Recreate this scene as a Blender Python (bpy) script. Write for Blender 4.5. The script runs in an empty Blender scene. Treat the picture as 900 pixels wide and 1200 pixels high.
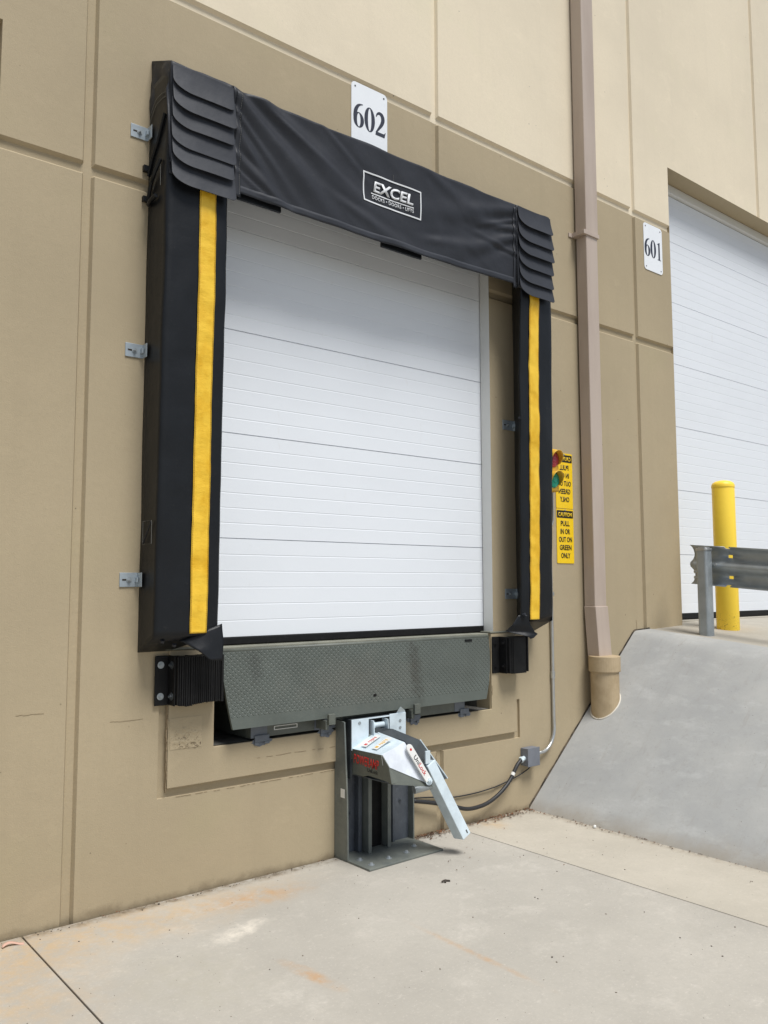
import bpy, bmesh, math, random
from mathutils import Vector, Matrix, noise
random.seed(7)
S = bpy.context.scene
C = S.collection
rad = math.radians

# ------------------------------------------------------------ camera, sky, sun, exposure
cam_d = bpy.data.cameras.new('camera')
cam = bpy.data.objects.new('camera', cam_d); C.objects.link(cam); S.camera = cam
cam_d.sensor_fit = 'VERTICAL'; cam_d.sensor_height = 36.0; cam_d.lens = 985/1200*36
cam_d.clip_start = 0.05; cam_d.clip_end = 2000
Rw = [(0.77593432, 0.05360073, 0.62853233), (-0.63080977, 0.06944709, 0.77282348), (-0.00222584, -0.9961446, 0.08769825)]
m3 = Matrix([[r[0], -r[1], -r[2]] for r in Rw])
cam.matrix_world = Matrix.Translation((0, -3.89, 1.49)) @ m3.to_4x4()

SUN_EL, SUN_AZ = 63.5, 4.0            # azimuth measured from straight out of the wall (-Y) towards +X
w = bpy.data.worlds.new('World'); S.world = w; w.use_nodes = True
nt = w.node_tree; nt.nodes.clear()
sky = nt.nodes.new('ShaderNodeTexSky'); sky.sky_type = 'NISHITA'; sky.sun_disc = False
sky.sun_elevation = rad(SUN_EL); sky.sun_rotation = rad(180 - SUN_AZ)
sky.air_density = 1.0; sky.dust_density = 1.0; sky.ozone_density = 1.0
hs = nt.nodes.new('ShaderNodeHueSaturation'); hs.inputs['Saturation'].default_value = 0.60
bg = nt.nodes.new('ShaderNodeBackground'); bg.inputs['Strength'].default_value = 0.040
wo = nt.nodes.new('ShaderNodeOutputWorld')
nt.links.new(sky.outputs[0], hs.inputs['Color']); nt.links.new(hs.outputs[0], bg.inputs[0]); nt.links.new(bg.outputs[0], wo.inputs[0])
sd = bpy.data.lights.new('sun', 'SUN'); sd.energy = 1.5; sd.angle = rad(24); sd.color = (1.0, 0.985, 0.955)
sun = bpy.data.objects.new('sun', sd); C.objects.link(sun)
dirv = Vector((math.sin(rad(SUN_AZ))*math.cos(rad(SUN_EL)), -math.cos(rad(SUN_AZ))*math.cos(rad(SUN_EL)), math.sin(rad(SUN_EL))))
sun.rotation_euler = dirv.to_track_quat('Z', 'Y').to_euler(); sun.location = (3, -10, 12)
S.view_settings.view_transform = 'Standard'; S.view_settings.look = 'None'
S.view_settings.gamma = 1.0; S.view_settings.use_curve_mapping = False
S.view_settings.exposure = 1.30
S.render.engine = 'CYCLES'

# ------------------------------------------------------------ helpers
def lin(r, g, b):
    f = lambda c: (c/255/12.92) if c/255 <= 0.04045 else ((c/255+0.055)/1.055)**2.4
    return (f(r), f(g), f(b), 1)

class Mat:
    """small node-building helper"""
    def __init__(s, name, col=(.5,.5,.5,1), rough=.6, metal=0, spec=.5):
        s.m = bpy.data.materials.new(name); s.m.use_nodes = True
        s.nt = s.m.node_tree; s.N = s.nt.nodes; s.b = s.N['Principled BSDF']
        s.b.inputs['Base Color'].default_value = col; s.b.inputs['Roughness'].default_value = rough
        s.b.inputs['Metallic'].default_value = metal; s.b.inputs['Specular IOR Level'].default_value = spec
        g = s.N.new('ShaderNodeNewGeometry'); s.pos = g.outputs['Position']
        s.col = None; s.h = None
    def link(s, a, b): s.nt.links.new(a, b)
    def val(s, x, sock):
        if hasattr(x, 'links'): s.link(x, sock)
        else: sock.default_value = x
    def rgb(s, c):
        n = s.N.new('ShaderNodeRGB'); n.outputs[0].default_value = c; return n.outputs[0]
    def math(s, op, a, b=0.0, c=None, clamp=False):
        n = s.N.new('ShaderNodeMath'); n.operation = op; n.use_clamp = clamp
        s.val(a, n.inputs[0]); s.val(b, n.inputs[1])
        if c is not None: s.val(c, n.inputs[2])
        return n.outputs[0]
    def scaled(s, sc):
        n = s.N.new('ShaderNodeVectorMath'); n.operation = 'MULTIPLY'; s.link(s.pos, n.inputs[0]); n.inputs[1].default_value = sc
        return n.outputs[0]
    def noise(s, scale, detail=3, rough=.5, sc=(1,1,1), lo=None, hi=None, dist=0):
        n = s.N.new('ShaderNodeTexNoise'); n.inputs['Scale'].default_value = scale; n.inputs['Detail'].default_value = detail
        n.inputs['Roughness'].default_value = rough; n.inputs['Distortion'].default_value = dist
        s.link(s.scaled(sc) if sc != (1,1,1) else s.pos, n.inputs['Vector'])
        o = n.outputs['Fac']
        return o if lo is None else s.ramp(o, lo, hi)
    def voro(s, scale, feature='F1', lo=None, hi=None, sc=(1,1,1)):
        n = s.N.new('ShaderNodeTexVoronoi'); n.feature = feature; n.inputs['Scale'].default_value = scale
        s.link(s.scaled(sc) if sc != (1,1,1) else s.pos, n.inputs['Vector'])
        o = n.outputs['Distance']
        return o if lo is None else s.ramp(o, lo, hi)
    def ramp(s, f, lo, hi, smooth=True):
        n = s.N.new('ShaderNodeMapRange'); n.interpolation_type = 'SMOOTHSTEP' if smooth else 'LINEAR'
        s.link(f, n.inputs[0])
        if lo < hi: n.inputs[1].default_value = lo; n.inputs[2].default_value = hi
        else: n.inputs[1].default_value = hi; n.inputs[2].default_value = lo; n.inputs[3].default_value = 1; n.inputs[4].default_value = 0
        return n.outputs[0]
    def mix(s, f, c, mode='MIX'):
        """mix current colour with c by factor f"""
        if s.col is None: s.col = s.rgb(tuple(s.b.inputs['Base Color'].default_value))
        n = s.N.new('ShaderNodeMix'); n.data_type = 'RGBA'; n.blend_type = mode
        s.val(f, n.inputs[0]); s.link(s.col, n.inputs[6])
        if hasattr(c, 'links'): s.link(c, n.inputs[7])
        else: n.inputs[7].default_value = c
        s.col = n.outputs[2]; return s
    def xyz(s):
        n = s.N.new('ShaderNodeSeparateXYZ'); s.link(s.pos, n.inputs[0]); return n.outputs
    def blob(s, cx, cy, rx, ry, rot=0, axes=(0, 1), soft=1.0, nz=9.0, amp=.5):
        """soft elliptical stain mask with a noisy rim"""
        o = s.xyz(); a = s.math('SUBTRACT', o[axes[0]], cx); b = s.math('SUBTRACT', o[axes[1]], cy)
        c, d = math.cos(rot), math.sin(rot)
        u = s.math('DIVIDE', s.math('ADD', s.math('MULTIPLY', a, c), s.math('MULTIPLY', b, d)), rx)
        v = s.math('DIVIDE', s.math('SUBTRACT', s.math('MULTIPLY', b, c), s.math('MULTIPLY', a, d)), ry)
        r = s.math('SQRT', s.math('ADD', s.math('MULTIPLY', u, u), s.math('MULTIPLY', v, v)))
        n = s.noise(nz, 4, .6); r = s.math('ADD', r, s.math('MULTIPLY', s.math('SUBTRACT', n, .5), amp*2))
        return s.ramp(r, 1.0+soft*.5, max(0.0, 1.0-soft))
    def bump(s, h, strength=.3, dist=.002):
        n = s.N.new('ShaderNodeBump'); n.inputs['Strength'].default_value = strength; n.inputs['Distance'].default_value = dist
        s.link(h, n.inputs['Height'])
        if s.h is not None: s.link(s.h, n.inputs['Normal'])
        s.h = n.outputs[0]; return s
    def rough(s, f): s.link(f, s.b.inputs['Roughness']); return s
    def done(s):
        if s.col is not None: s.link(s.col, s.b.inputs['Base Color'])
        if s.h is not None: s.link(s.h, s.b.inputs['Normal'])
        return s.m

def link_mesh(name, bm, mats, parent=None, smooth=False, bevel=0, solid=0):
    bmesh.ops.recalc_face_normals(bm, faces=bm.faces)
    me = bpy.data.meshes.new(name); bm.to_mesh(me); bm.free()
    for m in (mats if isinstance(mats, (list, tuple)) else [mats]): me.materials.append(m)
    if smooth:
        for p in me.polygons: p.use_smooth = True
    o = bpy.data.objects.new(name, me); C.objects.link(o)
    if parent is not None:
        o.parent = parent
        q = parent; off = Vector((0, 0, 0))
        while q is not None: off += q.location; q = q.parent
        me.transform(Matrix.Translation(-off))
    if solid:
        m = o.modifiers.new('thickness', 'SOLIDIFY'); m.thickness = solid; m.offset = 0
    if bevel:
        m = o.modifiers.new('bevel', 'BEVEL'); m.width = bevel; m.segments = 2; m.limit_method = 'ANGLE'; m.angle_limit = rad(35)
        m.harden_normals = False
    return o
def tag(o, label=None, cat=None, group=None, kind=None):
    if label: o['label'] = label
    if cat: o['category'] = cat
    if group: o['group'] = group
    if kind: o['kind'] = kind
    return o
def thing(name, loc, label, cat, group=None):
    o = bpy.data.objects.new(name, None); o.empty_display_size = .1; C.objects.link(o); o.location = loc
    return tag(o, label, cat, group)
def box(bm, x0, x1, y0, y1, z0, z1, mi=0, M=None):
    vs = [bm.verts.new((x, y, z)) for x in (x0, x1) for y in (y0, y1) for z in (z0, z1)]
    if M is not None:
        for v in vs: v.co = M @ v.co
    for f in ((0,1,3,2),(4,6,7,5),(0,4,5,1),(2,3,7,6),(0,2,6,4),(1,5,7,3)):
        bm.faces.new([vs[i] for i in f]).material_index = mi
def BM(*boxes):
    bm = bmesh.new()
    for b in boxes: box(bm, *b)
    return bm
def prism(bm, pts, d):
    """polygon of 3D points extruded by vector d"""
    a = [bm.verts.new(p) for p in pts]; b = [bm.verts.new(Vector(p)+Vector(d)) for p in pts]
    n = len(pts); bm.faces.new(a); bm.faces.new(b[::-1])
    for i in range(n): bm.faces.new((a[i], b[i], b[(i+1) % n], a[(i+1) % n]))
def cyl(bm, p0, p1, r0, r1=None, n=24, cap=True):
    r1 = r0 if r1 is None else r1
    p0, p1 = Vector(p0), Vector(p1); q = (p1-p0).normalized().to_track_quat('Z', 'Y')
    A = []; B = []
    for i in range(n):
        t = 2*math.pi*i/n; e = q @ Vector((math.cos(t), math.sin(t), 0))
        A.append(bm.verts.new(p0+e*r0)); B.append(bm.verts.new(p1+e*r1))
    for i in range(n): bm.faces.new((A[i], A[(i+1) % n], B[(i+1) % n], B[i]))
    if cap: bm.faces.new(A[::-1]); bm.faces.new(B)
def tube(bm, pts, r, n=12):
    pts = [Vector(p) for p in pts]; rings = []
    up = Vector((0, 1, 0.01))
    for i, p in enumerate(pts):
        t = (pts[min(i+1, len(pts)-1)]-pts[max(i-1, 0)]).normalized()
        a = t.cross(up).normalized(); b = t.cross(a).normalized()
        rings.append([bm.verts.new(p+(a*math.cos(2*math.pi*k/n)+b*math.sin(2*math.pi*k/n))*r) for k in range(n)])
    for i in range(len(rings)-1):
        for k in range(n): bm.faces.new((rings[i][k], rings[i][(k+1) % n], rings[i+1][(k+1) % n], rings[i+1][k]))
    bm.faces.new(rings[0][::-1]); bm.faces.new(rings[-1])
def spline(P, n=8):
    P = [Vector(p) for p in P]; out = []
    for i in range(len(P)-1):
        a, b, c, d = P[max(i-1, 0)], P[i], P[i+1], P[min(i+2, len(P)-1)]
        for k in range(n):
            t = k/n
            out.append(.5*((2*b)+(c-a)*t+(2*a-5*b+4*c-d)*t*t+(3*b-a-3*c+d)*t**3))
    out.append(P[-1]); return out
def grid(bm, fn, nu, nv, mi=0):
    V = [[bm.verts.new(fn(i/nu, j/nv)) for j in range(nv+1)] for i in range(nu+1)]
    for i in range(nu):
        for j in range(nv): bm.faces.new((V[i][j], V[i+1][j], V[i+1][j+1], V[i][j+1])).material_index = mi
    return V
def hexbolt(bm, p, n, r=.014, h=.01):
    p = Vector(p); n = Vector(n).normalized()
    cyl(bm, p, p+n*.003, r*1.7, n=20); cyl(bm, p+n*.003, p+n*(.003+h), r, n=6); cyl(bm, p+n*(.003+h), p+n*(.009+h), r*.5, n=10)
def rrect(x0, x1, z0, z1, r, n=5):
    out = []
    for cx, cz, a in ((x1-r, z1-r, 0), (x0+r, z1-r, 90), (x0+r, z0+r, 180), (x1-r, z0+r, 270)):
        for k in range(n+1):
            t = rad(a+90*k/n); out.append((cx+r*math.cos(t), cz+r*math.sin(t)))
    return out
def text_bm(body, origin, u, v, height, width=None, off=0.0, shear=0.0, spacing=1.0, ext=.0006, warp=None):
    """built-in font outlined into a mesh; u = reading direction, v = up; centred on origin"""
    cu = bpy.data.curves.new('t', 'FONT'); cu.body = body; cu.offset = off; cu.shear = shear; cu.space_character = spacing
    cu.resolution_u = 3
    ob = bpy.data.objects.new('t', cu); C.objects.link(ob)
    bpy.context.view_layer.update()
    me = bpy.data.meshes.new_from_object(ob.evaluated_get(bpy.context.evaluated_depsgraph_get()))
    bpy.data.objects.remove(ob); bpy.data.curves.remove(cu)
    xs = [a.co.x for a in me.vertices]; ys = [a.co.y for a in me.vertices]
    x0, x1, y0, y1 = min(xs), max(xs), min(ys), max(ys)
    sy = height/(y1-y0); sx = (width/(x1-x0)) if width else sy
    u = Vector(u).normalized(); v = Vector(v).normalized(); nn = u.cross(v)
    bm = bmesh.new(); bm.from_mesh(me); bpy.data.meshes.remove(me)
    for q in bm.verts:
        p = Vector(origin)+u*((q.co.x-(x0+x1)/2)*sx)+v*((q.co.y-(y0+y1)/2)*sy)
        q.co = warp(p) if warp else p
    r = bmesh.ops.extrude_face_region(bm, geom=bm.faces[:])
    for e in r['geom']:
        if isinstance(e, bmesh.types.BMVert): e.co += (nn if not warp else Vector((0, -1, 0)))*ext
    return bm
def merge(bm, other):
    me = bpy.data.meshes.new('x'); other.to_mesh(me); other.free(); bm.from_mesh(me); bpy.data.meshes.remove(me); return bm
X_, Y_, Z_ = Vector((1,0,0)), Vector((0,1,0)), Vector((0,0,1))

# ------------------------------------------------------------ materials
def wall_mat(name, col):
    m = Mat(name, col, .82, spec=.3)
    m.mix(m.noise(.9, 5, .6, lo=.35, hi=.7), tuple(c*.90 for c in col[:3])+(1,))
    m.mix(m.math('MULTIPLY', m.noise(1.6, 3, .5, lo=.55, hi=.75), .25), (col[0]*.92, col[1]*.98, col[2]*.88, 1))
    m.mix(m.math('MULTIPLY', m.noise(45, 4, .7, lo=.3, hi=.75), .30), tuple(c*.86 for c in col[:3])+(1,))
    # vertical rain streaks (old, painted in place)
    m.mix(m.math('MULTIPLY', m.noise(5, 4, .6, sc=(1.6, 1, .12), lo=.5, hi=.8), .22), tuple(c*.78 for c in col[:3])+(1,))
    z = m.xyz()[2]
    n = m.noise(7, 5, .7)
    base = m.ramp(m.math('ADD', z, m.math('MULTIPLY', m.math('SUBTRACT', n, .5), .12)), .045, -.01)
    m.mix(m.math('MULTIPLY', base, .65), lin(118, 104, 82))
    m.mix(m.math('MULTIPLY', m.ramp(m.voro(11, 'F1'), .06, .035), m.noise(3, 2, .5, lo=.5, hi=.62)), tuple(c*.42 for c in col[:3])+(1,))
    m.mix(m.math('MULTIPLY', m.noise(120, 4, .8, lo=.5, hi=.72), .28), tuple(c*.80 for c in col[:3])+(1,))
    m.mix(m.math('MULTIPLY', m.noise(2.6, 6, .75, sc=(1, 1, 1.6), lo=.56, hi=.66), .22), tuple(min(1, c*1.12) for c in col[:3])+(1,))
    m.bump(m.noise(160, 3, .6), .5, .0016)
    m.bump(m.noise(14, 4, .6), .35, .004)
    m.bump(m.noise(60, 4, .75, lo=.55, hi=.8), .3, .002)
    return m.done()
M_tan = wall_mat('tan_painted_concrete', lin(177, 162, 134))
M_cream = wall_mat('cream_painted_concrete', lin(232, 219, 194))

m = Mat('cracked_tan_concrete', lin(177, 162, 134), .85, spec=.3)
zf = m.ramp(m.xyz()[2], .83, .70)
m.mix(m.math('MULTIPLY', m.math('MULTIPLY', m.ramp(m.noise(34, 4, .75, dist=1.2), .56, .60), m.ramp(m.noise(34, 4, .75, dist=1.2), .66, .62)), zf), lin(92, 78, 58))
m.mix(m.math('MULTIPLY', m.ramp(m.noise(60, 5, .8), .585, .62), zf), lin(70, 58, 44))
m.bump(m.noise(34, 4, .75, dist=1.2), .8, .006).bump(m.noise(80, 4, .7), .6, .003)
M_spall = m.done()

def concrete(name, col, light, stains=()):
    m = Mat(name, col, .88, spec=.25)
    m.mix(m.noise(1.3, 6, .65, lo=.3, hi=.7), tuple(c*.86 for c in col[:3])+(1,))
    m.mix(m.math('MULTIPLY', m.noise(3.2, 8, .8, lo=.50, hi=.72), .38), light)
    m.mix(m.math('MULTIPLY', m.noise(11, 6, .75, sc=(1, 1.5, 1), lo=.58, hi=.72), .45), light)
    m.mix(m.math('MULTIPLY', m.noise(38, 5, .75, lo=.42, hi=.72), .35), tuple(c*.80 for c in col[:3])+(1,))
    m.mix(m.math('MULTIPLY', m.noise(70, 5, .8, sc=(1, 1.3, 1), lo=.56, hi=.66), .45), light)
    m.mix(m.math('MULTIPLY', m.noise(110, 4, .8, lo=.58, hi=.68), .35), tuple(c*.66 for c in col[:3])+(1,))
    for st in stains:
        m.mix(m.math('MULTIPLY', m.blob(*st[0]), m.math('MULTIPLY', m.noise(13, 5, .7, lo=.25, hi=.75), st[2])), st[1])
    m.mix(m.math('MULTIPLY', m.ramp(m.voro(32), .10, .05), m.noise(6, 2, .5, lo=.5, hi=.6)), tuple(c*.45 for c in col[:3])+(1,))
    m.mix(m.ramp(m.voro(9.5), .022, .014), lin(60, 52, 42))
    m.bump(m.noise(90, 5, .75), .5, .002).bump(m.noise(9, 4, .6), .3, .006)
    return m.done()
rust = lin(196, 164, 118); rust2 = lin(188, 142, 88)
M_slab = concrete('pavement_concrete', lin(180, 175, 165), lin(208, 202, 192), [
    ((1.45, -.16, .95, .26, .0, (0, 1), .9, 5, .4), rust, .6), ((.75, -.45, .55, .55, 0, (0, 1), .9, 4, .4), rust, .6),
    ((2.15, -.25, .30, .10, -.1, (0, 1), .9, 9, .5), rust2, .6),
    ((1.91, -1.09, .035, .16, .12, (0, 1), .9, 14, .5), rust2, .8), ((2.53, -1.33, .02, .34, .0, (0, 1), .9, 14, .5), rust2, .55),
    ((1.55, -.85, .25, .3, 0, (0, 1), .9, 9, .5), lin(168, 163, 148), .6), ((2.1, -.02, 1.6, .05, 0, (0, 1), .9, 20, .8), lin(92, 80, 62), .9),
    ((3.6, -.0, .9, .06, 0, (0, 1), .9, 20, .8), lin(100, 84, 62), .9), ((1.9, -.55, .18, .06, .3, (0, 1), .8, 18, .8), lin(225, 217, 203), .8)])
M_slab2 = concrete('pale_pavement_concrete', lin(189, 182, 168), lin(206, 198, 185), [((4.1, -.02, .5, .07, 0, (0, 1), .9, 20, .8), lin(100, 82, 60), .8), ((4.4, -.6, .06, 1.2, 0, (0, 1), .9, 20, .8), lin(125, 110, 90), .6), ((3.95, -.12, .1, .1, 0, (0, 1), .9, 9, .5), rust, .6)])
M_drive = concrete('driveway_concrete', lin(174, 168, 156), lin(194, 188, 177), [((6.6, -.3, .3, .22, 0, (0, 1), .9, 12, .6), rust, .25)])
m = Mat('grey_troweled_concrete', lin(171, 171, 168), .78, spec=.35)
m.mix(m.noise(1.8, 5, .6, lo=.3, hi=.7), lin(157, 158, 157))
m.mix(m.math('MULTIPLY', m.noise(7, 5, .7, sc=(1, .6, 1.4), lo=.5, hi=.75), .5), lin(186, 187, 185))
m.mix(m.math('MULTIPLY', m.noise(25, 5, .7, lo=.55, hi=.75), .35), lin(140, 136, 128))
m.mix(m.ramp(m.voro(16), .05, .03), lin(112, 108, 100))
m.mix(m.math('MULTIPLY', m.ramp(m.voro(48), .10, .05), m.noise(4, 3, .6, lo=.48, hi=.6)), lin(120, 118, 112))
m.mix(m.math('MULTIPLY', m.noise(80, 5, .8, lo=.52, hi=.68), .3), lin(142, 142, 140))
m.mix(m.math('MULTIPLY', m.noise(9, 5, .7, sc=(.35, 2.2, .35), lo=.55, hi=.75), .4), lin(146, 142, 134))
z = m.xyz()[2]
m.mix(m.math('MULTIPLY', m.ramp(m.math('ADD', z, m.math('MULTIPLY', m.noise(5, 5, .7), .14)), .17, .05), .55), lin(140, 128, 108))
m.bump(m.noise(70, 4, .7), .3, .0015).bump(m.noise(5, 3, .5), .4, .012)
M_grey = m.done()
M_joint = Mat('dusty_joint', lin(96, 84, 68), .95); M_joint.mix(M_joint.noise(9, 4, .7, lo=.4, hi=.6), lin(52, 46, 38)); M_joint = M_joint.done()
M_hair = Mat('hairline_crack', lin(146, 130, 104), .95).mix(.3, lin(128, 112, 88)).done()  # thin wall cracks and scratches, a darker tan than the wall paint
M_crack = Mat('joint_dark', lin(62, 54, 44), .95).mix(.5, lin(40, 36, 30)).done()
m = Mat('asphalt', (.055, .054, .052, 1), .9); m.mix(m.noise(40, 5, .7, lo=.4, hi=.7), (.035, .035, .034, 1)).bump(m.noise(90, 4, .7), .5, .004); M_asph = m.done()
m = Mat('raw_concrete_pit', lin(120, 118, 112), .9); m.mix(m.noise(10, 5, .7, lo=.3, hi=.7), lin(80, 78, 74)); M_pit = m.done()

def white_mat(name, c, stipple=.25):
    m = Mat(name, c, .45, spec=.4)
    m.mix(m.math('MULTIPLY', m.noise(2.2, 5, .6, sc=(.5, 1, 1.5), lo=.4, hi=.7), .35), tuple(x*.93 for x in c[:3])+(1,))
    m.mix(m.math('MULTIPLY', m.noise(16, 5, .7, sc=(1, 1, .3), lo=.62, hi=.8), .25), lin(196, 192, 182))
    m.bump(m.noise(350, 2, .5), stipple, .0006)
    return m.done()
M_white = white_mat('white_enamelled_steel', lin(229, 233, 238))
M_trim = white_mat('white_painted_trim', lin(218, 218, 214), .1)
M_rubber = Mat('black_rubber', (.0075, .0075, .0078, 1), .6, spec=.25)
M_rubber.mix(M_rubber.noise(30, 5, .7, lo=.5, hi=.8), (.016, .016, .016, 1)).bump(M_rubber.noise(80, 4, .7), .4, .002); M_rubber = M_rubber.done()

def vinyl(name, c, sheen=.42):
    m = Mat(name, c, sheen, spec=.28)
    m.mix(m.math('MULTIPLY', m.noise(4, 5, .65, lo=.4, hi=.75), .5), tuple(x*1.45 for x in c[:3])+(1,))
    m.mix(m.math('MULTIPLY', m.noise(24, 5, .75, lo=.62, hi=.8), .35), (.09, .088, .08, 1))
    m.rough(m.ramp(m.noise(9, 4, .6), .2, .8)) if False else None
    m.bump(m.noise(420, 2, .5), .25, .0005).bump(m.noise(12, 4, .6), .35, .006).bump(m.noise(3, 3, .6, sc=(1, 1, .5)), .35, .02)
    return m.done()
M_vinyl = vinyl('black_vinyl_fabric', (.0085, .0098, .0120, 1))
M_vinyl_c = vinyl('charcoal_vinyl_fabric', (.026, .028, .034, 1), .5)
M_vinyl_f = vinyl('slate_vinyl_flap', (.032, .035, .043, 1), .55)
M_thread = Mat('pale_thread', lin(120, 120, 116), .8).mix(.2, lin(90, 90, 86)).done()
m = Mat('yellow_vinyl_stripe', lin(243, 199, 62), .45, spec=.4)
m.mix(m.noise(8, 5, .6, sc=(1, 1, .7), lo=.35, hi=.75), lin(218, 166, 22)).mix(m.math('MULTIPLY', m.noise(50, 4, .7, lo=.6, hi=.8), .3), lin(160, 122, 40))
m.bump(m.noise(14, 4, .6, sc=(.6, 1, 1.3)), .6, .008).bump(m.noise(300, 2, .5), .2, .0006); M_yel = m.done()
m = Mat('yellow_bollard_paint', lin(255, 218, 72), .42, spec=.4)
m.mix(m.math('MULTIPLY', m.noise(5, 5, .7, lo=.45, hi=.75), .4), lin(252, 208, 60))
zz = m.xyz()[2]; m.mix(m.math('MULTIPLY', m.ramp(m.noise(55, 5, .8), .56, .62), m.ramp(zz, 1.30, 1.15)), lin(110, 74, 42)); m.bump(m.noise(40, 3, .6), .25, .002); M_boll = m.done()

def steelpaint(name, c, c2, metal=0, rough=.5, scuff=.35):
    m = Mat(name, c, rough, metal, .5)
    m.mix(m.noise(5, 6, .7, lo=.35, hi=.7), c2)
    m.mix(m.math('MULTIPLY', m.noise(32, 6, .8, lo=.56, hi=.72), scuff), tuple(min(1, x*1.9) for x in c[:3])+(1,))
    m.mix(m.math('MULTIPLY', m.noise(60, 5, .8, lo=.60, hi=.70), scuff), tuple(x*.4 for x in c[:3])+(1,))
    m.bump(m.noise(45, 4, .7), .25, .001)
    return m.done()
M_lip = Mat('grey_green_deck_paint', lin(88, 94, 88), .5)
q = M_lip
q.mix(q.noise(3, 6, .7, lo=.35, hi=.7), lin(80, 85, 79)); q.mix(q.math('MULTIPLY', q.noise(20, 6, .8, lo=.55, hi=.72), .3), lin(108, 110, 102))
q.mix(q.math('MULTIPLY', q.blob(3.36, 1.0, .05, .20, .03, (0, 2), .9, 38, 1.3), .55), lin(52, 48, 40))
q.mix(q.math('MULTIPLY', q.blob(2.9, .95, .45, .14, .0, (0, 2), .9, 12, 1.0), .10), lin(128, 110, 96))
q.mix(q.math('MULTIPLY', q.blob(2.27, 1.07, .04, .09, .03, (0, 2), .9, 55, 1.3), .4), lin(50, 50, 46))
q.bump(q.noise(60, 4, .7), .25, .001); M_lip = q.done()
M_deck = steelpaint('worn_deck_paint', lin(138, 138, 124), lin(118, 118, 106), scuff=.2)
M_frame = steelpaint('grey_green_frame_paint', lin(98, 102, 94), lin(84, 88, 82))
M_weld = steelpaint('blue_grey_primer', lin(108, 114, 122), lin(92, 98, 106), rough=.55, scuff=.3)
M_dark = steelpaint('dark_grey_steel', lin(70, 75, 78), lin(54, 60, 64))
M_rail = steelpaint('grey_steel_rail', lin(116, 120, 114), lin(94, 100, 98))
M_bluest = steelpaint('blue_grey_steel', lin(92, 98, 106), lin(72, 77, 84))
def galv(name, c, rough=.36, metal=.85):
    m = Mat(name, c, rough, metal)
    m.mix(m.noise(10, 4, .6, lo=.3, hi=.7), tuple(x*.82 for x in c[:3])+(1,))
    m.mix(m.math('MULTIPLY', m.voro(55), .12), tuple(x*.8 for x in c[:3])+(1,))
    m.bump(m.noise(30, 3, .6), .12, .001)
    return m.done()
M_zinc = galv('bright_zinc', (.74, .85, .91, 1), .40, .18)
M_galv = galv('galvanised_steel', (.42, .46, .48, 1), .45, .55)
M_brkt = galv('dull_zinc', (.44, .50, .54, 1), .4, .4)
M_conduit = galv('conduit_zinc', (.60, .61, .60, 1), .32, .8)
M_boxgrey = steelpaint('grey_box_enamel', lin(120, 124, 132), lin(108, 112, 120), scuff=.12)
M_sign = Mat('white_sign_sheet', lin(240, 243, 246), .35); M_sign.mix(M_sign.math('MULTIPLY', M_sign.noise(6, 4, .6, lo=.4, hi=.8), .3), lin(224, 228, 232)); M_sign = M_sign.done()
M_digit = Mat('dark_slate_lettering', lin(44, 48, 62), .5).mix(.1, lin(60, 64, 76)).done()
M_white_ink = Mat('white_print', lin(226, 228, 230), .5).mix(.1, lin(200, 200, 200)).done()
M_black_ink = Mat('black_print', lin(22, 22, 20), .5).mix(.1, lin(30, 30, 30)).done()
M_red_ink = Mat('red_print', lin(200, 44, 36), .5).mix(.1, lin(180, 40, 34)).done()
M_sign_y = Mat('yellow_sign_sheet', lin(246, 204, 24), .35); M_sign_y.mix(M_sign_y.math('MULTIPLY', M_sign_y.noise(12, 4, .6, lo=.4, hi=.8), .3), lin(236, 190, 20)); M_sign_y = M_sign_y.done()
M_sticker = Mat('white_sticker', lin(226, 226, 222), .5).mix(.1, lin(200, 200, 196)).done()
m = Mat('taupe_painted_downspout', lin(186, 171, 158), .5); m.mix(m.noise(3, 5, .6, sc=(2, 2, .4), lo=.35, hi=.7), lin(176, 160, 147)).mix(m.math('MULTIPLY', m.noise(30, 5, .7, sc=(1, 1, .3), lo=.6, hi=.8), .3), lin(180, 166, 150)).bump(m.noise(7, 3, .5), .2, .004); M_down = m.done()
m = Mat('tan_painted_boot', lin(186, 166, 134), .6); m.mix(m.noise(9, 5, .6, lo=.35, hi=.7), lin(170, 150, 118)).bump(m.noise(50, 4, .7), .4, .002); M_boot = m.done()
M_caulk = Mat('white_caulk', lin(214, 208, 194), .7).mix(.2, lin(190, 184, 170)).done()
M_red = Mat('red_lens', (.30, .02, .04, 1), .3); M_red.mix(M_red.ramp(M_red.voro(90), .3, .5), (.42, .05, .08, 1)); M_red = M_red.done()
M_green = Mat('green_lens', (.01, .26, .16, 1), .3); M_green.mix(M_green.ramp(M_green.voro(90), .3, .5), (.02, .38, .25, 1)); M_green = M_green.done()
M_housing = steelpaint('yellow_housing_paint', lin(226, 180, 56), lin(206, 158, 44), scuff=.2)
M_leaf = Mat('dead_leaf', lin(120, 82, 54), .8); M_leaf.mix(M_leaf.noise(9, 2, .5, lo=.4, hi=.6), lin(78, 56, 38)); M_leaf = M_leaf.done()
M_peb = Mat('pebble', lin(70, 62, 54), .8); M_peb.mix(M_peb.noise(14, 2, .5, lo=.45, hi=.55), lin(120, 112, 100)); M_peb = M_peb.done()
M_paper = Mat('pinkish_paper', lin(206, 168, 150), .8).mix(.2, lin(180, 140, 120)).done()
M_cable = Mat('black_cable', (.018, .018, .02, 1), .5).mix(.2, (.03, .03, .03, 1)).done()
M_roof = Mat('roof_membrane', lin(170, 168, 160), .8).mix(.2, lin(150, 148, 140)).done()

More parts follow.
